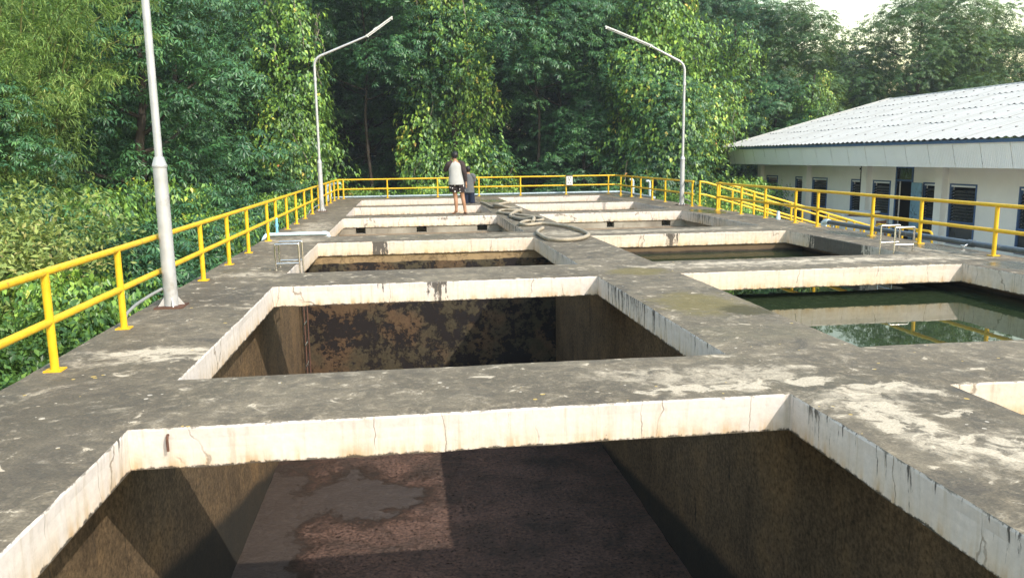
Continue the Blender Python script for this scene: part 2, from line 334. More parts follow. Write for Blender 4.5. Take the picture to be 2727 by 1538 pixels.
class MB:
    def __init__(s): s.v = []; s.f = []; s.mi = []; s.cur = 0
    def add(s, vs, fs):
        b = len(s.v); s.v += [tuple(a) for a in vs]; s.f += [tuple(b + i for i in f) for f in fs]; s.mi += [s.cur] * len(fs); return s
    def box(s, a, b):
        x0, y0, z0 = a; x1, y1, z1 = b
        return s.add([(x0, y0, z0), (x1, y0, z0), (x1, y1, z0), (x0, y1, z0), (x0, y0, z1), (x1, y0, z1), (x1, y1, z1), (x0, y1, z1)],
                     [(3, 2, 1, 0), (4, 5, 6, 7), (0, 1, 5, 4), (1, 2, 6, 5), (2, 3, 7, 6), (3, 0, 4, 7)])
    def obox(s, c, ax, ay, az):
        c, ax, ay, az = map(Vector, (c, ax, ay, az))
        vs = [c + sx * ax + sy * ay + sz * az for sz in (-1, 1) for sx, sy in ((-1, -1), (1, -1), (1, 1), (-1, 1))]
        return s.add(vs, [(3, 2, 1, 0), (4, 5, 6, 7), (0, 1, 5, 4), (1, 2, 6, 5), (2, 3, 7, 6), (3, 0, 4, 7)])
    def tube(s, pts, r, n=12, cap=True, ell=1.0, side=None):
        pts = [Vector(p) for p in pts]; k = len(pts); rs = r if isinstance(r, (list, tuple)) else [r] * k
        rings = []; prev = None
        for i, p in enumerate(pts):
            d = (pts[min(i + 1, k - 1)] - pts[max(i - 1, 0)]).normalized()
            if prev is None:
                a = side or (Vector((0, 0, 1)) if abs(d.z) < .9 else Vector((1, 0, 0)))
                u = d.cross(Vector(a)).normalized()
            else:
                u = (prev - d * prev.dot(d)).normalized()
            prev = u; v = d.cross(u)
            rings.append([p + (u * math.cos(t) + v * math.sin(t) * ell) * rs[i] for t in [2 * math.pi * j / n for j in range(n)]])
        vs = [q for ring in rings for q in ring]; fs = []
        for i in range(k - 1):
            for j in range(n):
                a = i * n + j; b = i * n + (j + 1) % n; fs.append((a, b, b + n, a + n))
        if cap: fs.append(tuple(range(n - 1, -1, -1))); fs.append(tuple((k - 1) * n + j for j in range(n)))
        return s.add(vs, fs)
    def rings(s, rs, n=16, cap=True):
        """rs: (center, rx, ry) horizontal ellipses"""
        vs = []; fs = []
        for c, rx, ry in rs:
            for j in range(n):
                t = 2 * math.pi * j / n; vs.append((c[0] + rx * math.cos(t), c[1] + ry * math.sin(t), c[2]))
        for i in range(len(rs) - 1):
            for j in range(n):
                a = i * n + j; b = i * n + (j + 1) % n; fs.append((a, b, b + n, a + n))
        if cap: fs.append(tuple(range(n - 1, -1, -1))); fs.append(tuple((len(rs) - 1) * n + j for j in range(n)))
        return s.add(vs, fs)
    def quad(s, a, b, c, d): return s.add([a, b, c, d], [(0, 1, 2, 3)])
    def mesh(s, name, mats, smooth=False):
        me = bpy.data.meshes.new(name); me.from_pydata(s.v, [], s.f)
        for mt in (mats if isinstance(mats, (list, tuple)) else [mats]):
            if mt: me.materials.append(mt)
        if any(s.mi): me.polygons.foreach_set('material_index', s.mi)
        me.validate(); me.update()
        if smooth:
            me.polygons.foreach_set('use_smooth', [True] * len(me.polygons))
            me.set_sharp_from_angle(angle=R(40))
        return me
    def build(s, name, mats, parent=None, smooth=False): return link(name, s.mesh(name, mats, smooth), parent)

def bez(p0, p1, p2, n=8):
    p0, p1, p2 = map(Vector, (p0, p1, p2))
    return [p0 * (1 - t) ** 2 + p1 * 2 * t * (1 - t) + p2 * t * t for t in [i / n for i in range(n + 1)]]
def catmull(pts, n=6):
    P = [Vector(p) for p in pts]; P = [P[0]] + P + [P[-1]]; o = []
    for i in range(1, len(P) - 2):
        a, b, c, d = P[i - 1:i + 3]
        for k in range(n):
            t = k / n
            o.append(.5 * ((2 * b) + (c - a) * t + (2 * a - 5 * b + 4 * c - d) * t * t + (3 * b - a - 3 * c + d) * t ** 3))
    o.append(P[-2]); return o

# ------------------------------------------------------------------ ground
GZ = -1.6
def ground_mat():
    t = NT('ground_soil'); P = t.pos(); n = t.noise(P, 1.5, 6, .65); nf = t.noise(P, 20, 5, .7)
    c = t.ramp(n, [(.35, (.03, .045, .016)), (.5, (.06, .07, .03)), (.65, (.12, .10, .06))])
    c = t.mix(1.0, c, t.mapr(nf, .3, .7, .6, 1.3, False), 'MULTIPLY')
    return t.fin(t.bsdf(c, .95, .1, 0, t.bump(nf, .5, .05)))
gb = MB()
cx = [-400, -100, -2.70, 8.60, 100, 400]; cy = [-400, -100, -1.55, 31.2, 100, 400]
for i in range(5):
    for j in range(5):
        if i == 2 and j == 2: continue
        gb.quad((cx[i], cy[j], GZ), (cx[i + 1], cy[j], GZ), (cx[i + 1], cy[j + 1], GZ), (cx[i], cy[j + 1], GZ))
tag(gb.build('ground', ground_mat()), kind='structure')
# concrete apron in front of the building
tag(MB().box((9.2, 8, GZ), (16.9, 38, GZ + .03)).build('pavement', m_plain('yard_cement', (.46, .44, .40), .9, .2, 0, .3, 1.5, ((.14, .13, .11), .56), .2, 'w')), kind='structure')

# ------------------------------------------------------------------ the concrete tank block
XL, XR, QL, QR, XO, XI = -1.622, 2.388, 3.480, 7.455, 8.66, -2.75
YA0, YA1, YB0, YB1, YC0, YC1, YD0, YD1, YE0, YE1, YF0, YF1 = .52, 4.554, 5.587, 9.665, 10.818, 14.688, 15.914, 20.694, 21.695, 25.294, 26.294, 29.861
YN, YX = -1.6, 31.25
SLAB = -.25
rows = [(YA0, YA1), (YB0, YB1), (YC0, YC1), (YD0, YD1), (YE0, YE1), (YF0, YF1)]
cols = [(XL, XR), (QL, QR)]
tank = thing('concrete_tank', 'weathered grey concrete water tank block with twelve open rectangular basins and white painted rims', 'water tank')
def subdiv(br, step):
    o = []
    for a, b in zip(br[:-1], br[1:]):
        n = max(1, round((b - a) / step)); o += [a + (b - a) * i / n for i in range(n)]
    return o + [br[-1]]
xs = subdiv([XI, XL, XR, QL, QR, XO], .11); ys = subdiv([YN] + [v for r_ in rows for v in r_] + [YX], .11)
def solid(x, y):
    for a, b in cols:
        if a < x < b:
            for c, d in rows:
                if c < y < d: return False
    return XI < x < XO and YN < y < YX
def onedge(v, L): return any(abs(v - q) < 1e-6 for q in L)
EX = [XL, XR, QL, QR]; EY = [v for r_ in rows for v in r_]
def dpos(x, y):
    nz = mnoise.noise(Vector((x * .7, y * .7, 0))) * .006 + mnoise.noise(Vector((x * 5, y * 5, 3))) * .002
    e = 0; dx = dy = 0
    inx = any(a - 1e-6 <= x <= b + 1e-6 for a, b in cols); iny = any(a - 1e-6 <= y <= b + 1e-6 for a, b in rows)
    if onedge(x, EX) and iny: dx = mnoise.noise(Vector((x, y * 1.2, 7))) * .010 + mnoise.noise(Vector((x, y * 6, 9))) * .007; e = 1
    if onedge(y, EY) and inx: dy = mnoise.noise(Vector((x * 1.2, y, 17))) * .010 + mnoise.noise(Vector((x * 6, y, 19))) * .007; e = 1
    if abs(x - XI) < 1e-6 or abs(x - XO) < 1e-6: dx = mnoise.noise(Vector((x, y * 2, 27))) * .018; e = 1
    if e: nz -= .004 + abs(mnoise.noise(Vector((x * 7, y * 7, 21)))) * .006
    return (x + dx, y + dy, nz)
db = MB(); idx = {}
def vid(i, j):
    if (i, j) not in idx: idx[(i, j)] = len(db.v); db.v.append(dpos(xs[i], ys[j]))
    return idx[(i, j)]
for i in range(len(xs) - 1):
    for j in range(len(ys) - 1):
        if solid((xs[i] + xs[i + 1]) / 2, (ys[j] + ys[j + 1]) / 2):
            db.f.append((vid(i, j), vid(i + 1, j), vid(i + 1, j + 1), vid(i, j + 1))); db.mi.append(0)
# soffit of the slab
bx_ = [XI, XL, XR, QL, QR, XO]; by_ = [YN] + EY + [YX]
for i in range(5):
    for j in range(len(by_) - 1):
        if solid((bx_[i] + bx_[i + 1]) / 2, (by_[j] + by_[j + 1]) / 2):
            db.quad((bx_[i], by_[j], SLAB), (bx_[i], by_[j + 1], SLAB), (bx_[i + 1], by_[j + 1], SLAB), (bx_[i + 1], by_[j], SLAB))
# outer sides
def skirt(pts, zb):
    for a, b in zip(pts[:-1], pts[1:]):
        db.quad(a, b, (b[0], b[1], zb), (a[0], a[1], zb))
skirt([dpos(XI, y) for y in ys], -2.2); skirt([dpos(XO, y) for y in reversed(ys)], -2.2)
skirt([dpos(x, YX) for x in xs], -2.2); skirt([dpos(x, YN) for x in reversed(xs)], -2.2)
db.build('deck', M['concrete'], tank)
# painted rims
for (a, b) in cols:
    for (c, d) in rows:
        mb = MB()
        xx = [v for v in xs if a - 1e-6 <= v <= b + 1e-6]; yy = [v for v in ys if c - 1e-6 <= v <= d + 1e-6]
        for side, loop in (((0, 1), [(a, y) for y in yy]), ((1, 0), [(x, d) for x in xx]), ((0, -1), [(b, y) for y in reversed(yy)]), ((-1, 0), [(x, c) for x in reversed(xx)])):
            nn = (-side[1] * -1, side[0] * -1)
            nin = {(0, 1): (1, 0), (1, 0): (0, -1), (0, -1): (-1, 0), (-1, 0): (0, 1)}[side]
            zs = [0, -.02, -.08, -.14, -.2, SLAB - .001]; g = []
            for k, z in enumerate(zs):
                row_ = []
                for q, (x, y) in enumerate(loop):
                    p = dpos(x, y); u = (0 if k == 0 else mnoise.noise(Vector((x * 2.5, y * 2.5, z * 6))) * .006 + (.004 if k == 1 else 0))
                    if q in (0, len(loop) - 1): u = 0
                    zz = p[2] if k == 0 else z + (mnoise.noise(Vector((x * 3, y * 3, 40))) * .008 if k == len(zs) - 1 else 0)
                    f_ = max(0, 1 - k * .35)
                    row_.append((x + (p[0] - x) * f_ + nin[0] * u, y + (p[1] - y) * f_ + nin[1] * u, zz))
                g.append(row_)
            n = len(loop); vs = [p for r_ in g for p in r_]
            fs = [(k * n + q, k * n + q + 1, (k + 1) * n + q + 1, (k + 1) * n + q) for k in range(len(zs) - 1) for q in range(n - 1)]
            mb.add(vs, fs)
        # same normals for every face: point into the opening
        me = mb.mesh('rim', M['band']); bm = bmesh.new(); bm.from_mesh(me)
        ctr = Vector(((a + b) / 2, (c + d) / 2, -.12))
        for f in bm.faces:
            if f.normal.dot(ctr - f.calc_center_median()) < 0: f.normal_flip()
        bm.to_mesh(me); bm.free()
        link('rim', me, tank)
def basin(x0, x1, y0, y1, zf, mat, step=.25):
    mb = MB()
    def wall(p, q):
        n = max(1, int(math.hypot(q[0] - p[0], q[1] - p[1]) / step))
        for i in range(n):
            a = (p[0] + (q[0] - p[0]) * i / n, p[1] + (q[1] - p[1]) * i / n); b = (p[0] + (q[0] - p[0]) * (i + 1) / n, p[1] + (q[1] - p[1]) * (i + 1) / n)
            mb.quad((*a, zf), (*b, zf), (*b, SLAB), (*a, SLAB))
    wall((x0, y0), (x0, y1)); wall((x0, y1), (x1, y1)); wall((x1, y1), (x1, y0)); wall((x1, y0), (x0, y0))
    return mb.build('basin_wall', mat, tank)
FZ = -2.8
basin(-1.95, 2.80, -1.0, 14.72, FZ, M['basin'])
basin(3.10, 7.84, -1.0, 14.72, -1.8, M['basin_dark'])
for (a, b) in cols:
    basin(a - .12, b + .12, YE0 - .12, YE1 + .03, -.75, M['basin_grey'])
    basin(a - .12, b + .12, YF0 - .12, YF1 + .03, -.75, M['basin_grey'])
# fourth row: grey end wall with square openings and a ledge
def holed(x0, x1, y, z0, z1, holes, name):
    mb = MB(); br = [x0] + [v for h in holes for v in h[:2]] + [x1]; hz = -.405
    for i in range(len(br) - 1):
        if i % 2 == 0: mb.quad((br[i], y, z0), (br[i + 1], y, z0), (br[i + 1], y, z1), (br[i], y, z1))
        else:
            a, b = br[i], br[i + 1]; mb.quad((a, y, z0), (b, y, z0), (b, y, hz), (a, y, hz))
            for q in (((a, y, hz), (a, y + .5, hz), (a, y + .5, z1), (a, y, z1)), ((b, y, hz), (b, y + .5, hz), (b, y + .5, z1), (b, y, z1)), ((a, y, hz), (b, y, hz), (b, y + .5, hz), (a, y + .5, hz)), ((a, y + .5, hz), (b, y + .5, hz), (b, y + .5, z1), (a, y + .5, z1))): mb.quad(*q)
    mb.quad((x0, YD0 - .1, z0), (x0, y, z0), (x0, y, z1), (x0, YD0 - .1, z1)); mb.quad((x1, y, z0), (x1, YD0 - .1, z0), (x1, YD0 - .1, z1), (x1, y, z1))
    mb.quad((x0, YD0 - .1, z0), (x1, YD0 - .1, z0), (x1, YD0 - .1, z1), (x0, YD0 - .1, z1))
    mb.build(name, M['basin_grey'], tank)
    lb = MB(); n = 30
    for i in range(n):
        xa = x0 + .02 + (x1 - x0 - .04) * i / n; xb = x0 + .02 + (x1 - x0 - .04) * (i + 1) / n
        ja = mnoise.noise(Vector((xa * 2, 0, 5))) * .03; jb = mnoise.noise(Vector((xb * 2, 0, 5))) * .03
        za = -.425 + mnoise.noise(Vector((xa * 3, 4, 5))) * .006; zb = -.425 + mnoise.noise(Vector((xb * 3, 4, 5))) * .006
        lb.quad((xa, 20.1 + ja, za), (xb, 20.1 + jb, zb), (xb, y - .003, zb), (xa, y - .003, za)); lb.quad((xa, 20.1 + ja, -.6), (xb, 20.1 + jb, -.6), (xb, 20.1 + jb, zb), (xa, 20.1 + ja, za))
    lb.build('ledge', m_plain('stained_ledge', (.26, .19, .12), .85, .2, 0, .4, 5, None, .3, 'w') if 'ledge' not in M else M['ledge'], tank)
holed(XL - .12, XR + .12, YD1 + .025, -1.3, SLAB, [(-1.31, -1.06), (.26, .52), (1.85, 2.12)], 'basin_wall')
holed(QL - .12, QR + .12, YD1 + .025, -1.3, SLAB, [(3.85, 4.09), (5.365, 5.57), (6.9, 7.15)], 'basin_wall')
# contents of the basins
def sheet(name, x0, x1, y0, y1, z, mat, step, amp, kind='structure', sc_=2.0):
    mb = MB(); X = subdiv([x0, x1], step); Y = subdiv([y0, y1], step); n = len(Y)
    vs = [(x, y, z + amp * (mnoise.noise(Vector((x * sc_, y * sc_, z))) + .5 * mnoise.noise(Vector((x * sc_ * 3, y * sc_ * 3, z))))) for x in X for y in Y]
    fs = [(i * n + j, (i + 1) * n + j, (i + 1) * n + j + 1, i * n + j + 1) for i in range(len(X) - 1) for j in range(n - 1)]
    mb.add(vs, fs); return tag(mb.build(name, mat, None, amp > 0), kind=kind)
sheet('sludge', -1.95, 2.80, -1, 14.72, FZ, M['sludge'], .06, .014, 'structure', 3.0)
sheet('water', 3.10, 7.84, -1, 14.72, -.393, M['water'], 5, 0)
for (a, b) in cols:
    sheet('silt', a - .12, b + .12, YD0 - .1, YD1 + .02, -.95, M['sludge'], .5, .02)
    sheet('sand', a - .12, b + .12, YE0 - .12, YE1 + .03, -.45, M['sludge'], .5, .01)
    sheet('sand', a - .12, b + .12, YF0 - .12, YF1 + .03, -.45, M['sludge'], .5, .01)

# ------------------------------------------------------------------ railings
RH, RM, RR = .727, .365, .029
def railing(label, pts, posts, z0=0, rails=None, group=None):
    """pts: polyline of the rail at deck level (x,y,z); posts: list of (x,y,z)"""
    t = thing('railing', label, 'railing', pts[0], 0, group)
    o = Vector(pts[0])
    for nm, h in (('top_rail', RH), ('mid_rail', RM)):
        MB().tube([Vector(p) - o + Vector((0, 0, h)) for p in pts], RR, 12).build(nm, M['yellow'], t, True)
    for p in posts:
        q = Vector(p) - o
        pr_ = link('post', post_me, t, q); link('base_plate', plate_me, pr_)
    return t
post_me = MB().tube([(0, 0, 0), (0, 0, RM), (0, 0, RH)], RR * 1.02, 12).mesh('post', M['yellow'], True)
plate_me = MB().box((-.06, -.06, -.004), (.06, .06, .012)).mesh('base_plate', M['yellow'])
XP, XQ, YB = -2.595, 8.40, 30.98
left_posts = [1.6, 3.05, 4.5, 6.0, 7.46, 8.92, 10.38, 11.90, 13.37, 15.29, 16.3, 17.79, 19.3, 20.93, 22.6, 24.3, 25.16, 26.7, 28.1, 29.7]
railing('yellow pipe railing along the left edge beside the bushes', [(XP, .3, 0), (XP, YB, 0)], [(XP, y, 0) for y in left_posts])
railing('yellow pipe railing across the far end with the switch box on it', [(XP, YB + .06, 0), (XQ - .06, YB + .06, 0)], [(x, YB + .06, 0) for x in (-2.56, -2.36, -.69, 1.25, 2.87, 4.52, 6.36, 8.09)])
railing('yellow pipe railing at the far right from the back corner to the ramp', [(XQ - .06, YB - .06, 0), (XQ - .06, 22.22, 0)], [(XQ - .06, y, 0) for y in (30.1, 28.6, 27.45, 26.1, 24.75, 23.3, 22.3)])
railing('yellow pipe railing on the right side facing the white building', [(XQ, 20.62, 0), (XQ, 1.0, 0)], [(XQ, y, 0) for y in (20.55, 19.0, 17.66, 16.19, 15.25, 13.31, 11.95, 10.27, 8.5, 7.0, 5.5, 4.0)])
# ramp with its two handrails
rb = MB(); rb.add([(8.67, 20.5, -.02), (8.67, 22.25, -.02), (13.9, 22.25, -1.55), (13.9, 20.5, -1.55), (8.67, 20.5, -.2), (8.67, 22.25, -.2), (13.9, 22.25, -1.6), (13.9, 20.5, -1.6)],
                  [(0, 3, 2, 1), (0, 4, 7, 3), (1, 2, 6, 5), (0, 1, 5, 4), (4, 5, 6, 7), (3, 7, 6, 2)])
for q in range(5): rb.box((9.6 + q * .85, 20.7, -1.6), (9.75 + q * .85, 22.05, -.36 - q * .25))
tag(rb.build('ramp', m_plain('ramp_cement', (.22, .17, .13), .9, .2, 0, .3, 4, None, .2, 'w')), 'sloping concrete ramp going down from the deck towards the white building', 'ramp')
def rampz(x): return -.02 - (x - 8.67) * 1.53 / 5.23
for yy, lab in ((20.66, 'sloping yellow handrail on the near side of the ramp'), (22.12, 'sloping yellow handrail on the far side of the ramp by the lamp post')):
    railing(lab, [(8.5, yy, .0), (8.7, yy, rampz(8.7)), (13.7, yy, rampz(13.7))], [(x, yy, rampz(x)) for x in (8.5, 9.5, 10.6, 11.7, 12.8, 13.6)])

# ------------------------------------------------------------------ street lamps
def lamp(label, loc, prof, tip, r0, group='street lamps on the tank deck', conduit=False, flip=1):
    t = thing('street_lamp', label, 'street lamp', loc, 0, group)
    zc = prof['collar']; zb = prof['bend']; sgn = prof['sgn']
    MB().box((-.14, -.14, 0), (.14, .14, .018)).build('base_plate', M['rust'], t)
    for k in range(4):
        a = math.pi / 2 * k + .4; c, s_ = math.cos(a), math.sin(a)
        g = MB(); g.add([(c * .06 - s_ * .005, s_ * .06 + c * .005, .018), (c * .13 - s_ * .005, s_ * .13 + c * .005, .018), (c * .06 - s_ * .005, s_ * .06 + c * .005, .12), (c * .06 + s_ * .005, s_ * .06 - c * .005, .018), (c * .13 + s_ * .005, s_ * .13 - c * .005, .018), (c * .06 + s_ * .005, s_ * .06 - c * .005, .12)],
                        [(0, 1, 2), (5, 4, 3), (0, 3, 4, 1), (1, 4, 5, 2), (2, 5, 3, 0)])
        g.build('gusset', M['pole'], t)
        MB().tube([(c * .155, s_ * .155, .018), (c * .155, s_ * .155, .045)], .01, 6).build('bolt', M['rust'], t) if abs(c * .155) < .13 and abs(s_ * .155) < .13 else None
    MB().tube([(0, 0, .018), (0, 0, .6), (0, 0, zc - .1)], [r0, r0 * .97, r0 * .95], 20).build('lower_pole', M['pole'], t, True)
    MB().tube([(0, 0, zc - .11), (0, 0, zc - .09), (0, 0, zc - .085), (0, 0, zc)], [r0 * .98, r0 * 1.06, r0 * 1.04, r0 * .66], 20).build('collar', M['pole'], t, True)
    r1 = r0 * .52; mid = Vector((prof['mid'][0], 0, prof['mid'][1])); tp = Vector((tip[0], 0, tip[1]))
    corner = Vector((0, 0, zb + .12)); arm = (mid - corner).normalized()
    pts = [Vector((0, 0, zc)), Vector((0, 0, zb - .15))] + bez((0, 0, zb - .1), corner + Vector((sgn * .0, 0, .03)), corner + arm * .28, 8) + [mid]
    MB().tube(pts, [r1 * 1.05] + [r1] * (len(pts) - 2) + [r1 * .75], 14).build('upper_pole', M['pole'], t, True)
    MB().tube([(0, 0, zb - .5), (0, 0, zb - .4)], r1 * 1.3, 14).build('joint_sleeve', M['pole'], t, True)
    d = (tp - mid).normalized(); nrm = Vector((-d.z, 0, d.x)) * (1 if sgn > 0 else -1); ln = (tp - mid).length / 2; c = (mid + tp) / 2
    h = MB().obox(c + nrm * .018, d * (ln + .06), (0, .04, 0), nrm * .018)
    head = h.build('lamp_head', M['white'], t)
    MB().tube([c - nrm * .022 - d * (ln - .03), c - nrm * .022 + d * (ln - .03)], .018, 10).build('fluorescent_tube', M['tube'], head, True)
    for e in (-1, 1): MB().obox(c - nrm * .018 + d * e * (ln + .01), d * .02, (0, .04, 0), nrm * .026).build('end_cap', M['white'], head)
    MB().obox(c + d * -ln * .3 + nrm * .045, d * .06, (0, .03, 0), nrm * .008).build('bracket', M['pole'], head)
    if conduit:
        s = flip
        MB().tube(catmull([(-r0 * s, -.02, .2), (-.2 * s, -.12, .13), (-.3 * s, -.3, .05), (-.33 * s, -.42, -.05), (-.335 * s, -.45, -.4)], 6), .016, 8).build('conduit', M['conduit'], t, True)
    return t
lamp('thick grey lamp pole nearest on the left with its top out of the frame', (-2.47, 8.51, 0), dict(collar=1.55, bend=4.25, mid=(1.55, 5.0), sgn=1), (2.3, 5.45), .070, conduit=True)
lamp('tall grey street lamp at the far left with its arm reaching right', (-2.45, 23.74, 0), dict(collar=1.5, bend=4.22, mid=(1.54, 4.98), sgn=1), (2.22, 5.457), .070, conduit=True)
lamp('tall grey street lamp on the right by the ramp with its arm reaching left', (8.25, 22.93, 0), dict(collar=1.46, bend=4.0, mid=(-1.06, 4.636), sgn=-1), (-2.35, 5.125), .070, conduit=True, flip=-1)

# ------------------------------------------------------------------ ladder handrails, wall ladder, hook
def handles(label, loc, flip):
    t = thing('ladder_handrail', label, 'ladder handrail', loc, 0, 'stainless steel ladder handrails')
    s = -1 if flip else 1
    for y in (0, .36):
        MB().tube([(0, y, .0), (0, y, .35)] + bez((0, y, .35), (0, y, .362), (s * .012, y, .362), 3) + [(s * .30, y, .362)] + bez((s * .30, y, .362), (s * .315, y, .362), (s * .315, y, .35), 3) + [(s * .315, y, -1.6)], .014, 10).build('hoop', M['steel'], t, True)
        MB().tube([(0, y, .095), (s * .315, y, .095)], .013, 10).build('crossbar', M['steel'], t, True)
        MB().tube([(0, y, .001), (0, y, .014)], .03, 12).build('foot_flange', M['steel'], t)
    for k in range(5):
        MB().tube([(s * .315, 0, -.2 - .3 * k), (s * .315, .36, -.2 - .3 * k)], .011, 8).build('rung', M['steel'], t, True)
    return t
handles('stainless ladder handrail standing on the left walkway', (-1.80, 11.08, 0), False)
handles('stainless ladder handrail standing on the right walkway near the building', (7.71, 11.1, 0), True)
lt = thing('wall_ladder', 'dark steel ladder fixed to the brown left wall in the corner of the empty basin', 'ladder', (-1.87, 14.1, FZ))
for y in (0, .42): MB().tube([(0, y, 0), (0, y, 2.5)], .026, 8).build('stile', M['rust'], lt)
for k in range(8): MB().tube([(0, 0, .2 + .3 * k), (0, .42, .2 + .3 * k)], .014, 8).build('rung', M['rust'], lt)
hk = MB().tube([(-1.4, 4.545, -.045), (-1.4, 4.528, -.05), (-1.4, 4.52, -.075), (-1.4, 4.522, -.135)], .008, 8)
tag(hk.build('steel_stub', M['rust'], None, True), 'short rusty bar stub sticking out of the nearest white rim', 'bar stub')

# ------------------------------------------------------------------ pipes
pt = thing('water_pipe', 'pale blue plastic pipe crossing the left walkway under the railing into a basin', 'pipe', (-2.8, 16.12, .045))
MB().tube(bez((-.03, -.16, -.3), (-.03, -.16, 0), (.06, 0, 0), 6)[0:] + [(.3, 0, 0), (1.15, 0, 0)] + bez((1.2, 0, 0), (1.26, 0, 0), (1.26, -.02, -.3), 6), .036, 14).build('run', M['pvc'], pt, True)
MB().tube([(.24, 0, 0), (.24, 0, .33)], .026, 12).build('riser', M['pvc_blue'], pt, True)
MB().tube([(.24, 0, .15), (.24, 0, .21)], .036, 12).build('coupling', M['pvc_blue'], pt, True)
MB().tube([(1.12, 0, 0), (1.2, 0, 0)], .041, 14).build('elbow_socket', M['pvc'], pt, True)
pt = thing('drain_pipe', 'dark weathered steel pipe running along the outside of the right edge', 'pipe', (8.76, 15.6, .07))
MB().tube([(0, -.05, 0), (0, -14.5, 0)], .048, 16).build('run', M['pipe_dark'], pt, True)
MB().tube(bez((0, -.18, 0), (0, .02, .005), (0, .03, -.05), 6) + [(0, .03, -.35)], .062, 14).build('white_elbow', M['pvc'], pt, True)
MB().tube([(0, -.32, -.02), (0, -.32, -.4)], .03, 10).build('support', M['pvc_grey'], pt, True)
for yv in (-4.4, -10.0):
    v = MB(); v.tube([(0, yv - .06, 0), (0, yv + .06, 0)], .06, 14); v.build('flange', M['pipe_dark'], pt, True)
MB().tube([(-.04, -4.4, .0), (-.13, -4.4, -.045), (-.15, -4.4, -.05)], .012, 8).build('tap', M['steel'], pt, True)
MB().tube([(-.13, -4.46, -.03), (-.13, -4.34, -.03)], .009, 8).build('tap_handle', M['steel'], pt, True)
bp = thing('back_pipe', 'pale blue grey pipe along the far edge with hooked risers at both corners', 'pipe', (-2.86, 31.42, .05))
o = Vector((-2.86, 31.42, .05))
def rel(*p): return Vector(p) - o
MB().tube([rel(-2.84, 29.3, .02), rel(-2.84, 31.2, .03)] + bez(rel(-2.84, 31.2, .03), rel(-2.84, 31.42, .03), rel(-2.5, 31.42, .04), 6) + [rel(8.2, 31.42, .05)] + bez(rel(8.5, 31.42, .05), rel(8.74, 31.42, .05), rel(8.74, 31.2, .04), 6) + [rel(8.74, 27.1, .02)], .045, 14).build('run', M['pvc_grey'], bp, True)
for x, y, dx in ((-2.84, 29.75, .22), (-2.84, 31.1, .4), (8.74, 29.75, -.14), (8.74, 27.65, -.14)):
    MB().tube([rel(x, y, .03), rel(x, y, .48)] + bez(rel(x, y, .48), rel(x, y, .59), rel(x + dx * .5, y, .59), 6) + [rel(x + dx, y, .58)], .042, 12).build('riser', M['pvc_grey'], bp, True)
    MB().tube([rel(x, y, .24), rel(x, y, .3)], .052, 12).build('coupling', M['pvc'], bp, True)
sb = MB(); sb.tube([(8.5, 17.18, 0), (8.5, 17.18, .05), (8.5, 17.18, .052), (8.5, 17.18, .10)], [.052, .052, .046, .046], 14); sb.tube([(8.5, 17.18, .10), (8.5, 17.18, .19)], .036, 14)
tag(sb.build('pipe_stub', M['pvc'], None, True), 'short upright pale blue pipe stub at the right edge beside a railing post', 'pipe stub')

# switch box on the far railing
bt = thing('switch_box', 'weathered white switch box fixed on the far railing', 'switch box', (6.47, 30.985, .37))
bb = MB().box((-.13, -.07, 0), (.13, .01, .385)).build('box', M['white'], bt)
MB().box((-.118, -.082, .012), (.118, -.0705, .373)).build('cover', M['white'], bt)
kb = MB()
for x, z in ((-.05, .29), (.05, .30), (-.05, .1), (.05, .09), (-.01, .2), (-.015, .235)): kb.box((x - .012, -.09, z - .018), (x + .012, -.0825, z + .018))
kb.build('switches', M['dark'], bt)
MB().box((-.135, -.09, .36), (.135, .012, .392)).build('rusty_top', M['rust'], bt)

# ------------------------------------------------------------------ hoses on the middle walkway
def hose(label, pts, mat, r=.034):
    P = catmull([(x, y, z) for x, y, z in pts], 7)
    mb = MB(); mb.tube(P, [r * (1 + .05 * (i % 2)) for i in range(len(P))], 12)
    return tag(mb.build('hose', mat, None, True), label, 'hose', 'hoses lying on the middle walkway')
z = .044
hose('long beige hose ending in the nearest big loop on the middle walkway', [(2.8, 16.07, z), (2.55, 15.3, z), (2.5, 14.5, z), (2.52, 13.95, z), (2.66, 13.7, z), (2.86, 13.66, z), (3.1, 13.83, z), (3.36, 14.35, z), (3.44, 14.95, z), (3.43, 15.7, z), (3.36, 16.3, z), (3.2, 16.84, z), (2.97, 17.2, z), (2.62, 16.95, z), (2.5, 17.3, z), (2.74, 17.95, z), (3.0, 17.95, z), (3.2, 18.35, z), (3.2, 18.95, z), (2.97, 19.6, z), (2.75, 20.3, z), (2.5, 20.9, z), (2.5, 21.35, z), (2.69, 22.0, z), (2.98, 21.82, z), (3.2, 21.9, z), (3.22, 22.6, z), (2.93, 23.0, z), (2.67, 23.4, z), (2.55, 23.8, z), (2.53, 25.3, z), (2.46, 26.0, z)], M['hose'])
hose('shorter beige hose crossing from the far right of the middle walkway', [(3.4, 25.7, z), (3.0, 24.9, z), (2.74, 24.1, z), (2.62, 23.3, .12), (2.8, 22.6, .1), (3.05, 22.3, z), (3.12, 21.4, z), (2.9, 20.6, .1), (2.65, 20.0, z), (2.6, 19.3, z), (2.8, 18.6, z), (2.95, 18.2, .1), (2.85, 17.7, z)], M['hose'], .04)
hose('dark hose lying under the beige loops', [(3.42, 16.55, .036), (3.05, 17.6, .036), (2.72, 18.3, .036), (2.6, 19.0, .036), (2.7, 19.9, .036), (2.58, 20.5, .036)], M['hose_dark'], .034)

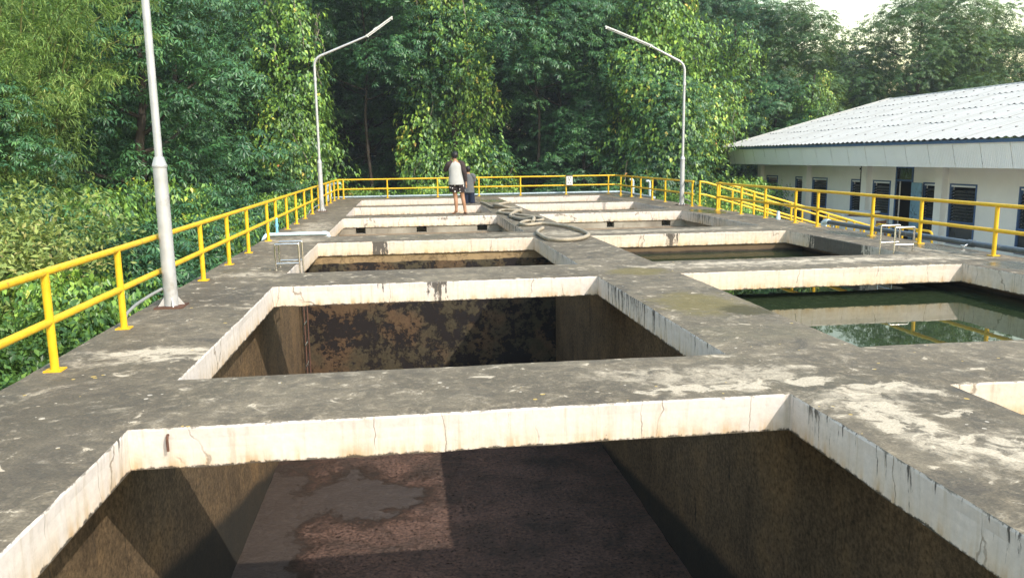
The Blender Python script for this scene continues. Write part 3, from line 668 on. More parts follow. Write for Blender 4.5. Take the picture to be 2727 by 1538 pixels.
# ------------------------------------------------------------------ people
def skin_m():
    t = NT('skin'); P = t.obj(); n = t.noise(P, 14, 4, .6)
    return t.fin(t.bsdf(t.mix(n, (.30, .155, .085), (.42, .23, .135)), .55, .35))
M['skin'] = skin_m()
M['hair'] = m_plain('black_hair', (.012, .010, .009), .45, .4, 0, .4, 40, None, .6)
M['shirt'] = m_plain('light_grey_jersey', (.40, .40, .385), .9, .1, 0, .08, 6, None, .3)
M['sleeve'] = m_plain('dark_brown_jersey', (.055, .04, .04), .9, .1, 0, .2, 8, None, .2)
M['tee'] = m_plain('dark_grey_jersey', (.115, .12, .125), .9, .1, 0, .15, 6, None, .3)
M['navy'] = m_plain('navy_cloth', (.018, .024, .045), .9, .1, 0, .2, 6, None, .2)
def dotted():
    t = NT('dotted_cloth'); P = t.obj(); v = t.vor(P, 13, 'F1', 'Distance', .85)
    return t.fin(t.bsdf(t.mix(t.math('LESS_THAN', v, .27), (.03, .024, .024), (.72, .68, .66)), .9, .1))
M['dots'] = dotted(); M['sandal'] = m_plain('brown_sandal', (.07, .035, .025), .7, .2)

def skin_body(name, joints, edges, root, parent_loc, rz=0):
    """joints: name -> (pos, rx, ry)"""
    names = list(joints); me = bpy.data.meshes.new(name)
    me.from_pydata([joints[n][0] for n in names], [(names.index(a), names.index(b)) for a, b in edges], [])
    ob = bpy.data.objects.new('tmp', me); COL.objects.link(ob)
    md = ob.modifiers.new('s', 'SKIN'); md.use_smooth_shade = True; md.branch_smoothing = .35
    for n, v in zip(names, me.skin_vertices[0].data):
        v.radius = (joints[n][1], joints[n][2]); v.use_root = (n == root)
    ss = ob.modifiers.new('d', 'SUBSURF'); ss.levels = 2; ss.render_levels = 2
    bpy.context.view_layer.update()
    dg = bpy.context.evaluated_depsgraph_get()
    new = bpy.data.meshes.new_from_object(ob.evaluated_get(dg)); new.name = name
    bpy.data.objects.remove(ob); new.materials.clear(); new.materials.append(M['skin'])
    new.polygons.foreach_set('use_smooth', [True] * len(new.polygons))
    o = link(name, new, None, parent_loc); o.rotation_euler = (0, 0, rz); return o
def finger_chain(J, E, hand, base, dirs, lens, r, tagp):
    """adds five fingers rooted in the hand"""
    for k, (off, ln) in enumerate(zip(dirs, lens)):
        p = Vector(base) + Vector(off[0]); d = Vector(off[1]).normalized(); c = Vector(off[2])
        a, b = f'{tagp}f{k}a', f'{tagp}f{k}b'
        J[a] = (tuple(p + d * ln * .5), r, r); J[b] = (tuple(p + d * ln * .5 + (d + c).normalized() * ln * .5), r * .8, r * .8)
        E += [(hand, a), (a, b)]
def head_joints(J, E, base, fw, h=1.0):
    """neck base position, facing direction fw (unit, horizontal)"""
    b = Vector(base); f = Vector(fw); up_ = Vector((0, 0, 1))
    J['neck'] = (tuple(b + up_ * .045 * h), .050 * h, .050 * h)
    J['jaw'] = (tuple(b + up_ * .10 * h + f * .018 * h), .060 * h, .064 * h)
    J['head'] = (tuple(b + up_ * .165 * h + f * .012 * h), .072 * h, .084 * h)
    J['crown'] = (tuple(b + up_ * .235 * h), .055 * h, .062 * h)
    J['nose'] = (tuple(b + up_ * .155 * h + f * .102 * h), .012 * h, .010 * h)
    J['chin'] = (tuple(b + up_ * .075 * h + f * .072 * h), .020 * h, .016 * h)
    s = f.cross(up_)
    for k, e in ((1, 'ear1'), (-1, 'ear2')):
        J[e] = (tuple(b + up_ * .16 * h + s * k * .083 * h), .010 * h, .022 * h); E.append(('head', e))
    E += [('neck', 'jaw'), ('jaw', 'head'), ('head', 'crown'), ('head', 'nose'), ('jaw', 'chin')]
def face(parent, base, fw, h=1.0):
    b = Vector(base); f = Vector(fw); u = Vector((0, 0, 1)); s = f.cross(u)
    e = MB()
    for k in (1, -1):
        c = b + u * .168 * h + f * .088 * h + s * k * .032 * h
        e.tube([c - s * .013 * h, c, c + s * .013 * h], [.003, .008 * h, .003], 8)
    e.build('eyes', M['hair'], parent, True)
    mo = b + u * .108 * h + f * .083 * h
    MB().tube([mo - s * .022 * h, mo + f * .004, mo + s * .022 * h], [.003, .006 * h, .003], 8).build('mouth', M['sandal'], parent, True)
def hair_cap(parent, base, fw, h, low):
    """hair: back and sides to 'low', front open for the face"""
    b = Vector(base) + Vector((0, 0, .165 * h)); f = Vector(fw); u = Vector((0, 0, 1)); s = f.cross(u); vs = []; fs = []; nu, nv = 26, 14
    for i in range(nv + 1):
        for j in range(nu):
            az = 2 * math.pi * j / nu; fr = math.cos(az)
            lo = low if fr < .25 else low + (.055 - low) * min(1, (fr - .25) / .35)
            zt = .112 + (lo - .112) * (i / nv); k = math.sqrt(max(0, 1 - min(1, (max(zt, -.02) / .114)) ** 2))
            if zt < 0: k *= 1 + zt * 2.2
            wob = 1 + .05 * mnoise.noise(Vector((math.cos(az) * 4, math.sin(az) * 4, zt * 40)))
            p = b + f * (fr * .098 * k * h * wob) + s * (math.sin(az) * .088 * k * h * wob) + u * zt * h * wob
            vs.append(p)
    for i in range(nv):
        for j in range(nu): fs.append((i * nu + j, i * nu + (j + 1) % nu, (i + 1) * nu + (j + 1) % nu, (i + 1) * nu + j))
    mb = MB(); mb.add(vs, fs); return mb.build('hair', M['hair'], parent, True)
def garment(name, rs, mat, parent, n=28, fold=.006, seed=0, cap=False):
    vs = []; fs = []
    for c, rx, ry in rs:
        for j in range(n):
            t = 2 * math.pi * j / n
            q = 1 + fold / max(rx, .02) * (mnoise.noise(Vector((math.cos(t) * 3, math.sin(t) * 3 + seed, c[2] * 3 + c[0] * 4))) + .6 * math.sin(t * 7 + c[2] * 9 + seed))
            vs.append((c[0] + rx * q * math.cos(t), c[1] + ry * q * math.sin(t), c[2]))
    for i in range(len(rs) - 1):
        for j in range(n): fs.append((i * n + j, i * n + (j + 1) % n, (i + 1) * n + (j + 1) % n, (i + 1) * n + j))
    if cap: fs.append(tuple((len(rs) - 1) * n + j for j in range(n)))
    mb = MB(); mb.add(vs, fs); return mb.build(name, mat, parent, True)

# first person: seen from behind, weight on both legs, left hand at the face
J = {}; E_ = []
J['pelvis'] = ((0, 0, .90), .125, .10); J['waist'] = ((-.01, 0, 1.02), .115, .088); J['chest'] = ((-.015, .005, 1.22), .145, .098); J['upch'] = ((-.01, .0, 1.345), .10, .075)
for s, k in ((1, 'R'), (-1, 'L')):
    J['sh' + k] = ((s * .165, .0, 1.345), .052, .052)
J['elR'] = ((.225, -.03, 1.09), .040, .040); J['wrR'] = ((.262, .03, .865), .028, .028); J['haR'] = ((.268, .045, .80), .034, .022)
J['elL'] = ((-.265, .10, 1.19), .040, .040); J['wrL'] = ((-.15, .17, 1.36), .028, .028); J['haL'] = ((-.115, .165, 1.425), .030, .024)
for k, hx, kx, ky, ax, ay, tx, ty in (('L', -.085, -.025, .03, -.01, .0, -.095, .055), ('R', .10, .165, .02, .222, .0, .24, .13)):
    J['hip' + k] = ((hx, 0, .84), .088, .092); J['kn' + k] = ((kx, ky, .47), .055, .058); J['cf' + k] = (((kx * .6 + ax * .4), ky - .035, .33), .053, .056)
    J['an' + k] = ((ax, ay, .085), .034, .036); J['he' + k] = ((ax - (tx - ax) * .2, ay - (ty - ay) * .22, .034), .032, .030); J['ba' + k] = ((ax + (tx - ax) * .75, ay + (ty - ay) * .75, .030), .038, .026); J['to' + k] = ((tx + (tx - ax) * .35, ty + (ty - ay) * .35, .022), .034, .018)
    E_ += [('pelvis', 'hip' + k), ('hip' + k, 'kn' + k), ('kn' + k, 'cf' + k), ('cf' + k, 'an' + k), ('an' + k, 'he' + k), ('an' + k, 'ba' + k), ('ba' + k, 'to' + k)]
for k in 'RL': E_ += [('upch', 'sh' + k), ('sh' + k, 'el' + k), ('el' + k, 'wr' + k), ('wr' + k, 'ha' + k)]
E_ += [('pelvis', 'waist'), ('waist', 'chest'), ('chest', 'upch'), ('upch', 'neck')]
hb = (-.02, .0, 1.40); hf = Vector((-.38, .925, 0)).normalized()
head_joints(J, E_, hb, hf)
fd = lambda s: [((s * .02, .02, -.03), (0, .1, -1), (-s * .2, .2, 0)), ((s * .012, .006, -.035), (0, .05, -1), (-s * .3, .2, 0)), ((s * .004, -.008, -.034), (0, 0, -1), (-s * .35, .2, 0)), ((-s * .004, -.02, -.03), (0, -.05, -1), (-s * .4, .1, 0)), ((-s * .01, .03, .0), (-s * .4, .8, -.8), (0, -.1, -.3))]
finger_chain(J, E_, 'haR', J['haR'][0], fd(1), [.075, .08, .074, .06, .055], .0095, 'r')
fl_ = [((-.01, .01, .02), (.35, .0, 1), (.4, -.2, 0)), ((.0, .01, .025), (.3, .05, 1), (.4, -.2, 0)), ((.008, .012, .025), (.25, .1, 1), (.4, -.2, 0)), ((.015, .02, .02), (.2, .2, 1), (.4, -.2, 0)), ((-.01, -.01, 0), (.9, -.3, .5), (.1, 0, .3))]
finger_chain(J, E_, 'haL', J['haL'][0], fl_, [.07, .075, .07, .058, .05], .0095, 'l')
p1 = skin_body('person', J, E_, 'pelvis', (1.36, 21.28, .0))
tag(p1, 'barefoot person in pale grey shirt with dark sleeves and spotted shorts, back turned', 'person', 'people on the tank deck')
face(p1, hb, hf); hair_cap(p1, hb, hf, 1.0, -.062)
garment('shirt', [((.0, 0, .795), .205, .165), ((-.003, 0, .83), .205, .165), ((-.008, 0, .92), .195, .155), ((-.013, .0, 1.05), .176, .132), ((-.016, .003, 1.18), .176, .124), ((-.014, .003, 1.28), .176, .118), ((-.013, 0, 1.345), .150, .100), ((-.015, 0, 1.385), .10, .078), ((-.018, 0, 1.415), .062, .060)], M['shirt'], p1, fold=.007)
def sleeve(pts, rs, parent, mat): return MB().tube(catmull(pts, 4), [r for a, b in zip(rs[:-1], rs[1:]) for r in [a + (b - a) * k / 4 for k in range(4)]] + [rs[-1]], 16, True).build('sleeve', mat, parent, True)
sleeve([(.055, 0, 1.395), (.16, 0, 1.335), (.20, -.02, 1.20), (.228, -.03, 1.09), (.248, .005, .97), (.260, .028, .885)], [.045, .082, .074, .062, .054, .048], p1, M['sleeve'])
sleeve([(-.085, 0, 1.395), (-.18, 0, 1.335), (-.235, .05, 1.25), (-.27, .10, 1.19), (-.215, .14, 1.27), (-.155, .168, 1.35)], [.045, .082, .074, .066, .056, .046], p1, M['sleeve'])
for s, hx, kx in ((-1, -.085, -.055), (1, .10, .135)):
    garment('shorts_leg', [((hx * .5, 0, .90), .110, .125), ((hx * .7, 0, .83), .112, .128), ((hx, .005, .74), .118, .122), ((hx + (kx - hx) * .55, .012, .64), .118, .118), ((hx + (kx - hx) * .7, .014, .595), .118, .116)], M['dots'], p1, fold=.008, seed=s)
fx = MB()
fx.tube([(.205, -.045, .012), (.225, .03, .010), (.262, .16, .010)], [.042, .046, .040], 14, True, .28); fx.build('sandal', M['sandal'], p1, True)

# second person: further back, standing lower inside a basin
J = {}; E_ = []
J['pelvis'] = ((0, 0, .86), .13, .105); J['waist'] = ((0, 0, .98), .12, .095); J['chest'] = ((0, -.005, 1.18), .145, .10); J['upch'] = ((0, -.01, 1.33), .10, .078)
J['shL'] = ((-.165, -.01, 1.33), .054, .052); J['shR'] = ((.165, -.01, 1.33), .054, .052)
J['elL'] = ((-.225, .06, 1.11), .040, .040); J['wrL'] = ((-.20, .24, .98), .028, .028); J['haL'] = ((-.18, .30, .965), .032, .024)
J['elR'] = ((.20, .08, 1.10), .040, .040); J['wrR'] = ((.13, .27, 1.0), .028, .028); J['haR'] = ((.10, .33, .99), .032, .024)
for k, s in (('L', -1), ('R', 1)):
    J['hip' + k] = ((s * .09, 0, .80), .09, .095); J['kn' + k] = ((s * .095, .02, .45), .057, .06); J['cf' + k] = ((s * .095, -.015, .32), .053, .056); J['an' + k] = ((s * .095, 0, .085), .034, .036)
    J['he' + k] = ((s * .095, -.03, .034), .032, .03); J['ba' + k] = ((s * .105, .10, .03), .038, .026); J['to' + k] = ((s * .11, .16, .022), .034, .018)
    E_ += [('pelvis', 'hip' + k), ('hip' + k, 'kn' + k), ('kn' + k, 'cf' + k), ('cf' + k, 'an' + k), ('an' + k, 'he' + k), ('an' + k, 'ba' + k), ('ba' + k, 'to' + k), ('upch', 'sh' + k), ('sh' + k, 'el' + k), ('el' + k, 'wr' + k), ('wr' + k, 'ha' + k)]
E_ += [('pelvis', 'waist'), ('waist', 'chest'), ('chest', 'upch'), ('upch', 'neck')]
hb = (0, .0, 1.385); hf = Vector((-.25, .97, 0)).normalized(); head_joints(J, E_, hb, hf)
for k, s in (('L', -1), ('R', 1)):
    ff = [((s * .018, .02, .0), (-s * .1, 1, -.1), (-s * .3, 0, -.3)), ((s * .006, .022, .0), (-s * .1, 1, -.1), (-s * .3, 0, -.35)), ((-s * .006, .022, 0), (-s * .1, 1, -.15), (-s * .3, 0, -.35)), ((-s * .018, .018, 0), (-s * .1, 1, -.2), (-s * .3, 0, -.4)), ((-s * .01, -.005, .01), (-s * .8, .6, .1), (0, .4, -.1))]
    finger_chain(J, E_, 'ha' + k, J['ha' + k][0], ff, [.075, .08, .074, .06, .055], .0095, k)
p2 = skin_body('person', J, E_, 'pelvis', (2.14, 27.0, -.43), R(-6))
tag(p2, 'person in dark grey top and long navy shorts standing lower, further back', 'person', 'people on the tank deck')
face(p2, hb, hf); hair_cap(p2, hb, hf, 1.0, -.085)
garment('shirt', [((.0, 0, .76), .205, .165), ((0, 0, .85), .203, .162), ((0, 0, 1.0), .185, .145), ((0, -.003, 1.16), .178, .128), ((0, -.005, 1.27), .176, .12), ((0, -.008, 1.33), .15, .10), ((0, -.008, 1.37), .10, .08), ((0, 0, 1.40), .062, .06)], M['tee'], p2, fold=.006, seed=3)
sleeve([(-.07, -.005, 1.37), (-.165, -.01, 1.325), (-.20, .03, 1.22), (-.215, .05, 1.14)], [.045, .08, .076, .070], p2, M['tee'])
sleeve([(.07, -.005, 1.37), (.165, -.01, 1.325), (.19, .04, 1.22), (.20, .065, 1.14)], [.045, .08, .076, .070], p2, M['tee'])
for s in (-1, 1):
    garment('shorts_leg', [((s * .06, 0, .86), .125, .13), ((s * .08, 0, .75), .118, .125), ((s * .095, .01, .60), .112, .118), ((s * .10, .015, .45), .108, .11), ((s * .10, .015, .40), .108, .108)], M['navy'], p2, fold=.006, seed=s + 5)

# ------------------------------------------------------------------ white building on the right
BX, BY0, BY1 = 17.0, 6.0, 36.25
bd = thing('white_building', 'long white building with corrugated pale roof and blue window frames beside the tank', 'building', (BX, 22, GZ))
def bl(o): o.parent = bd; o.matrix_parent_inverse = Matrix.Translation((-BX, -22, -GZ)); return o
def bbuild(mb, name, mat, parent=None, smooth=False):
    me = mb.mesh(name, mat, smooth); me.transform(Matrix.Translation((-BX, -22, -GZ)))
    return link(name, me, parent or bd)
# openings (y0, y1, z0, z1)
wins = [(34.54, 35.66), (31.98, 32.85), (30.2, 31.38), (27.62, 28.45), (25.95, 27.02), (23.25, 24.16), (21.67, 22.86), (18.75, 20.0), (15.6, 16.8), (12.4, 13.6)]
WZ0, WZ1 = -1.38, .50
door = (24.77, 25.61, GZ + .1, .50); trans = (24.77, 25.61, .56, .95)
ops = [(a, b, WZ0, WZ1) for a, b in wins] + [door, trans]
yb = sorted({BY0, BY1} | {v for o_ in ops for v in o_[:2]}); zb = sorted({GZ, 1.3} | {v for o_ in ops for v in o_[2:]})
wm = MB()
def is_open(y, z): return any(a < y < b and c < z < d for a, b, c, d in ops)
for i in range(len(yb) - 1):
    for j in range(len(zb) - 1):
        if not is_open((yb[i] + yb[i + 1]) / 2, (zb[j] + zb[j + 1]) / 2):
            for x, fl in ((BX, 0), (BX + .15, 1)):
                q = [(x, yb[i], zb[j]), (x, yb[i], zb[j + 1]), (x, yb[i + 1], zb[j + 1]), (x, yb[i + 1], zb[j])]
                wm.quad(*(q if not fl else q[::-1]))
for a, b, c, d in ops:
    for q in (((BX, a, c), (BX + .15, a, c), (BX + .15, a, d), (BX, a, d)), ((BX, b, c), (BX, b, d), (BX + .15, b, d), (BX + .15, b, c)), ((BX, a, d), (BX + .15, a, d), (BX + .15, b, d), (BX, b, d)), ((BX, a, c), (BX, b, c), (BX + .15, b, c), (BX + .15, a, c))): wm.quad(*q)
wm.box((BX, BY1 - .15, GZ), (31, BY1, 1.3)); wm.box((BX, BY0, GZ), (31, BY0 + .15, 1.3)); wm.box((30.85, BY0 + .15, GZ), (31, BY1 - .15, 1.3))
wm.add([(BX, BY1 - .1, 1.301), (31, BY1 - .1, 1.301), (24, BY1 - .1, 3.85)], [(0, 1, 2)])
bbuild(wm, 'wall', M['wall'])
bbuild(MB().box((BX + .16, BY0 + .2, GZ + .02), (30.8, BY1 - .2, GZ + .06)), 'floor', M['dark'])  # floor and inner wall coloured near-black to stand for indoor shade
bbuild(MB().box((20.5, BY0 + .2, GZ + .07), (20.6, BY1 - .2, 1.28)), 'inner_wall', M['dark'])
for yc in (36.08, 31.72, 27.32, 22.98 + .18, 18.5, 14.2, 9.9):
    bbuild(MB().box((BX - .2, yc - .17, GZ), (BX - .002, yc + .17, 1.29)), 'column', M['wall'])
def window(a, b, c, d, lou=True):
    f = MB(); t = .045; x0, x1 = BX - .025, BX + .08
    f.box((x0, a, d - t), (x1, b, d)); f.box((x0, a, c), (x1, b, c + t)); f.box((x0, a, c + t), (x1, a + t, d - t)); f.box((x0, b - t, c + t), (x1, b, d - t)); f.box((x0 + .01, a + t, -.72), (x1, b - t, -.66))
    w_ = bbuild(f, 'window', M['blue'])
    g = MB(); g.box((BX + .0, a + t, d - t - .055), (BX + .05, b - t, d - t - .005)); bbuild(g, 'head_strip', M['fascia'], w_)
    l = MB(); z_ = -.64
    while z_ < d - .2:
        l.obox((BX + .04, (a + b) / 2, z_ + .045), (.022, 0, .038), (0, (b - a) / 2 - t - .01, 0), (.004, 0, -.003)); z_ += .095
    bbuild(l, 'louvres', M['louvre'], w_)
    bbuild(MB().box((BX + .035, a + t, c + t), (BX + .045, b - t, -.722)), 'pane', M['louvre'], w_)
for a, b in wins: window(a, b, WZ0, WZ1)
f = MB(); a, b, c, d = door; f.box((BX - .03, a - .06, c - .1), (BX + .1, a, 1.0)); f.box((BX - .03, b, c - .1), (BX + .1, b + .06, 1.0)); f.box((BX - .028, a, .5), (BX + .1, b, .56)); f.box((BX - .028, a, .95), (BX + .1, b, 1.0))
df = bbuild(f, 'door_frame', M['blue'])
bbuild(MB().box((BX + .04, a, .56), (BX + .05, b, .95)), 'transom_pane', M['louvre'], df)
dl = MB(); dl.obox((BX - .115, 24.35, -.52), (.085, .39, 0), (-.012, .003, 0), (0, 0, 1.0)); dlo = bbuild(dl, 'door_leaf', M['door'])
dlo['label'] = 'worn pale blue door leaf standing open'
bbuild(MB().tube([(BX - .235, 24.08, -.55), (BX - .27, 24.08, -.55), (BX - .27, 24.17, -.55)], .012, 8), 'handle', M['dark'], dlo)
# roof: corrugated sheets in lapped rows
EXV, EZ, SL, RX = 15.5, 1.80, .262, 24.02
PER = .297; y_end, y_st = 37.2, 5.2
rm = MB(); rws = [(15.42, 17.78), (17.68, 19.86), (19.76, 22.18), (22.08, RX)]
for ri, (xa, xb) in enumerate(rws):
    n = int((y_end - y_st) / PER); sub = 8; nsh = 4
    for k in range(0, n, nsh):
        dz = .010 if (k // nsh + ri) % 2 else 0
        ks = min(nsh, n - k); pts = []
        for q in range(ks * sub + 1 + 2):
            y = y_end - (k * PER + q * PER / sub); pts.append((y, .022 * math.cos(2 * math.pi * (y_end - y) / PER)))
        vs = []
        for x, lift in ((xa, .015), ((xa + xb) / 2, .006), (xb, -.004)):
            for y, h in pts: vs.append((x, y, EZ + (x - EXV) * SL + .05 + h + lift + dz))
        m_ = len(pts); fs = [(r_ * m_ + q, r_ * m_ + q + 1, (r_ + 1) * m_ + q + 1, (r_ + 1) * m_ + q) for r_ in range(2) for q in range(m_ - 1)]
        vs += [(v[0] - .002, v[1], v[2] - .008) for v in vs[:m_]]; o_ = 3 * m_; fs += [(q + 1, q, o_ + q, o_ + q + 1) for q in range(m_ - 1)]
        rm.add(vs, fs)
# rear slope
n = int((y_end - y_st) / PER); vs = []; sub = 4; cnt = n * sub + 1
for x in (RX, 32.6):
    for q in range(cnt):
        y = y_end - q * PER / sub; vs.append((x, y, EZ + (RX - EXV) * SL + .05 - (x - RX) * SL + .028 * math.cos(2 * math.pi * q / sub)))
rm.add(vs, [(q, q + 1, cnt + q + 1, cnt + q) for q in range(cnt - 1)])
def roof_mat():
    t = NT('corrugated_cement_roof'); P = t.pos(); n1 = t.noise(P, .9, 5, .6); st = t.noise(t.vmap(P, (.25, 4, .25)), 2, 5, .6); n3 = t.noise(P, 30, 3, .6)
    c = t.mix(t.mapr(st, .35, .7), (.47, .465, .44), (.41, .405, .38)); c = t.mix(t.mapr(n1, .55, .75, 0, .35), c, (.45, .44, .40))
    c = t.mix(1.0, c, t.mapr(n3, .3, .7, .9, 1.06, False), 'MULTIPLY')
    return t.fin(t.bsdf(c, .85, .25))
M['roof'] = roof_mat()
ro = bbuild(rm, 'roof', M['roof'], None, True)
bl_ = MB()
for x in (16.45, 17.7, 18.6, 19.78, 20.9, 22.1, 23.3):
    k = 0
    while True:
        y = y_end - PER * (k * 2 + 1)
        k += 1
        if y < 14: break
        zz = EZ + (x - EXV) * SL + .05 + .028; bl_.box((x - .028, y - .024, zz - .03), (x + .028, y + .024, zz + .02))
bbuild(bl_, 'roof_bolts', m_plain('roof_bolt_washers', (.16, .155, .15), .8, .2), ro)
bpy.data.objects['roof_bolts']['kind'] = 'stuff'
zr = EZ + (RX - EXV) * SL + .05
bbuild(MB().tube([(RX, y_end + .03, zr - .02), (RX, y_st, zr - .02)], .07, 12), 'ridge_cap', M['roof'], ro, True)
vg = MB(); vg.obox(((15.42 + RX) / 2, y_end + .03, EZ + ((15.42 + RX) / 2 - EXV) * SL + .07), ((RX - 15.42) / 2, 0, (RX - 15.42) / 2 * SL), (0, .07, 0), (-.01, 0, .05)); vg.obox(((32.6 + RX) / 2, y_end + .03, zr - (32.6 - RX) / 2 * SL + .02), ((32.6 - RX) / 2, 0, -(32.6 - RX) / 2 * SL), (0, .07, 0), (.01, 0, .05))
bbuild(vg, 'verge_trim', M['roof'], ro)
# fascia of upright panels, sloping inwards
fm = MB(); PW = .55; y = 36.95; k = 0
zt, zb_ = EZ - .03, 1.03
ft = MB(); ft.box((15.52, y_st, EZ - .085), (15.57, 37.0, EZ + .01)); bbuild(ft, 'gutter_board', M['fascia_trim'])
while y > y_st:
    y2 = y - PW; j = .004 * (k % 2)
    for q in range(8):
        ya = y - .004 - (PW - .008) * q / 8; yb2 = y - .004 - (PW - .008) * (q + 1) / 8; ym = (ya + yb2) / 2
        for s0, s1, e0, e1 in ((ya, ym, 0, .006), (ym, yb2, .006, 0)):
            fm.quad((15.56 + j + e0, s0, zt - .05), (15.56 + j + e1, s1, zt - .05), (15.73 + j + e1, s1, zb_), (15.73 + j + e0, s0, zb_))
    fm.quad((15.575 + j, y - .004, zt - .05), (15.745 + j, y - .004, zb_), (15.745 + j, y + .004, zb_), (15.575 + j, y + .004, zt - .05))
    y = y2; k += 1
fm.box((15.58, 36.96, zb_ + .3), (15.74, 37.0, zt - .06))
bbuild(fm, 'fascia', M['fascia'])
bbuild(MB().box((15.76, y_st, 1.10), (BX - .002, 36.95, 1.13)), 'eave_ceiling', M['wall'])
rod = MB(); rod.tube([(BX - .06, 27.75, GZ), (BX - .06, 27.75, 1.05)], .022, 8); rod.box((BX - .1, 27.7, .86), (BX - .02, 27.8, .93)); rod.box((BX - .1, 27.68, -.5), (BX - .02, 27.82, -.46))
bbuild(rod, 'downpipe', M['dark'])
bbuild(MB().tube([(BX - .04, 25.9, 1.02), (BX - .04, 26.9, 1.02)], .02, 8), 'tube_light', M['tube'])

# things between the tank and the building
cr = thing('water_jar', 'round pale cement water ring standing in front of the building', 'water container', (15.6, 25.2, GZ))
vs = MB(); vs.rings([((0, 0, 0), .72, .72), ((0, 0, .93), .75, .75), ((0, 0, .95), .74, .74), ((0, 0, .95), .66, .66), ((0, 0, .8), .64, .64)], 32); vs.build('ring', M['plaster_ring'], cr, True)
lid = MB().tube([(0, 0, 1.07), (0, 0, 1.11)], .5, 24); lid.build('lid', M['plaster_ring'], cr)
MB().box((-.55, -.05, .955), (.55, .06, 1.068)).build('plank', M['wood'], cr)
ch = thing('wooden_chair', 'brown slatted wooden chair with its back showing beside the cement ring', 'chair', (14.6, 22.95, GZ), R(20))
MB().box((-.22, -.22, .42), (.22, .22, .45)).build('seat', M['wood'], ch)
for x in (-.2, .2):
    for y, h in ((-.2, 1.0), (.2, .42)): MB().box((x - .02, y - .02, 0), (x + .02, y + .02, h)).build('leg', M['wood'], ch)
MB().box((-.18, -.215, .9), (.18, -.19, .99)).build('back_slat', M['wood'], ch); MB().box((-.18, -.215, .74), (.18, -.19, .82)).build('back_slat', M['wood'], ch)
for lab, pts in (('low yellow pipe guard rail with square end left of the wooden chair', [(13.5, 24.1, 0), (13.5, 22.3, 0)]), ('low yellow pipe guard rail with a rounded end by the blue door', [(13.5, 21.2, 0), (13.5, 18.7, 0)])):
    t = thing('guard_rail', lab, 'guard rail', (pts[0][0], pts[0][1], GZ))
    L = pts[1][1] - pts[0][1]
    MB().tube([(0, 0, 0), (0, 0, .9)] + bez((0, 0, .9), (0, 0, 1.05), (0, -.15, 1.05), 5) + [(0, L + .15, 1.05)] + bez((0, L + .15, 1.05), (0, L, 1.05), (0, L, .9), 5) + [(0, L, 0)], .03, 10).build('rail', M['yellow'], t, True)
    for q in (.25, .5, .75): MB().tube([(0, L * q, 0), (0, L * q, 1.03)], .03, 10).build('post', M['yellow'], t, True)

# ------------------------------------------------------------------ plants
def unit(v): return v / np.maximum(np.linalg.norm(v, axis=1, keepdims=True), 1e-9)
def rnd_unit(n):
    return unit(rng.normal(size=(n, 3)))
class Leaves:
    def __init__(s): s.V = []; s.n = 0
    def add(s, P, A, N, L, W, fold=.18, curl=.18):
        A = unit(A); S = unit(np.cross(A, N)); N2 = np.cross(S, A); L = np.broadcast_to(L, (len(P),))[:, None]; W = np.broadcast_to(W, (len(P),))[:, None]
        m_ = P + A * L * .42
        V = np.stack([P, m_ + S * W * .5 + N2 * W * fold, P + A * L - N2 * L * curl, m_ - S * W * .5 + N2 * W * fold], 1)
        s.V.append(V.reshape(-1, 3)); s.n += len(P)
    def mesh(s, name, mat):
        V = np.concatenate(s.V).astype(np.float32); n = s.n
        me = bpy.data.meshes.new(name); me.vertices.add(n * 4); me.vertices.foreach_set('co', V.ravel())
        b = (np.arange(n) * 4)[:, None]; T = np.concatenate([b + 0, b + 3, b + 2, b + 0, b + 2, b + 1], 1).reshape(-1).astype(np.int32)
        me.loops.add(n * 6); me.loops.foreach_set('vertex_index', T); me.polygons.add(n * 2)
        me.polygons.foreach_set('loop_start', (np.arange(n * 2) * 3).astype(np.int32)); me.polygons.foreach_set('loop_total', np.full(n * 2, 3, np.int32))
        me.materials.append(mat); me.update(); return me
def blob_points(c, r, n, inner=.62, seed=0):
    u = rnd_unit(n); f = np.zeros(n)
    for k, a in ((3.1, .16), (5.3, .12), (8.7, .08)):
        ph = rng.uniform(0, 6.28, 3); f += a * np.sin(u[:, 0] * k + ph[0]) * np.cos(u[:, 1] * k + ph[1]) + a * .7 * np.sin(u[:, 2] * k + ph[2])
    rad = (inner + (1.06 - inner) * rng.random(n) ** .55) * (1 + f * 1.5)
    return np.array(c) + u * np.array(r) * rad[:, None], u
UP = np.array([0, 0, 1.0])
def vine_leaves(lv, c, r, n, L=.19, per=5):
    k = max(1, n // per); P, u = blob_points(c, r, k)
    P = np.repeat(P, per, 0) + rng.normal(size=(k * per, 3)) * L * .55; u = np.repeat(u, per, 0); m_ = len(P)
    out = unit(u * np.array([1, 1, .35])); A = out * .55 - UP * .85 + rng.normal(size=(m_, 3)) * .33
    N = out + UP * .55 + rng.normal(size=(m_, 3)) * .25
    l = L * rng.uniform(.6, 1.25, m_); lv.add(P, A, N, l, l * rng.uniform(.48, .64, m_), .14, .16)
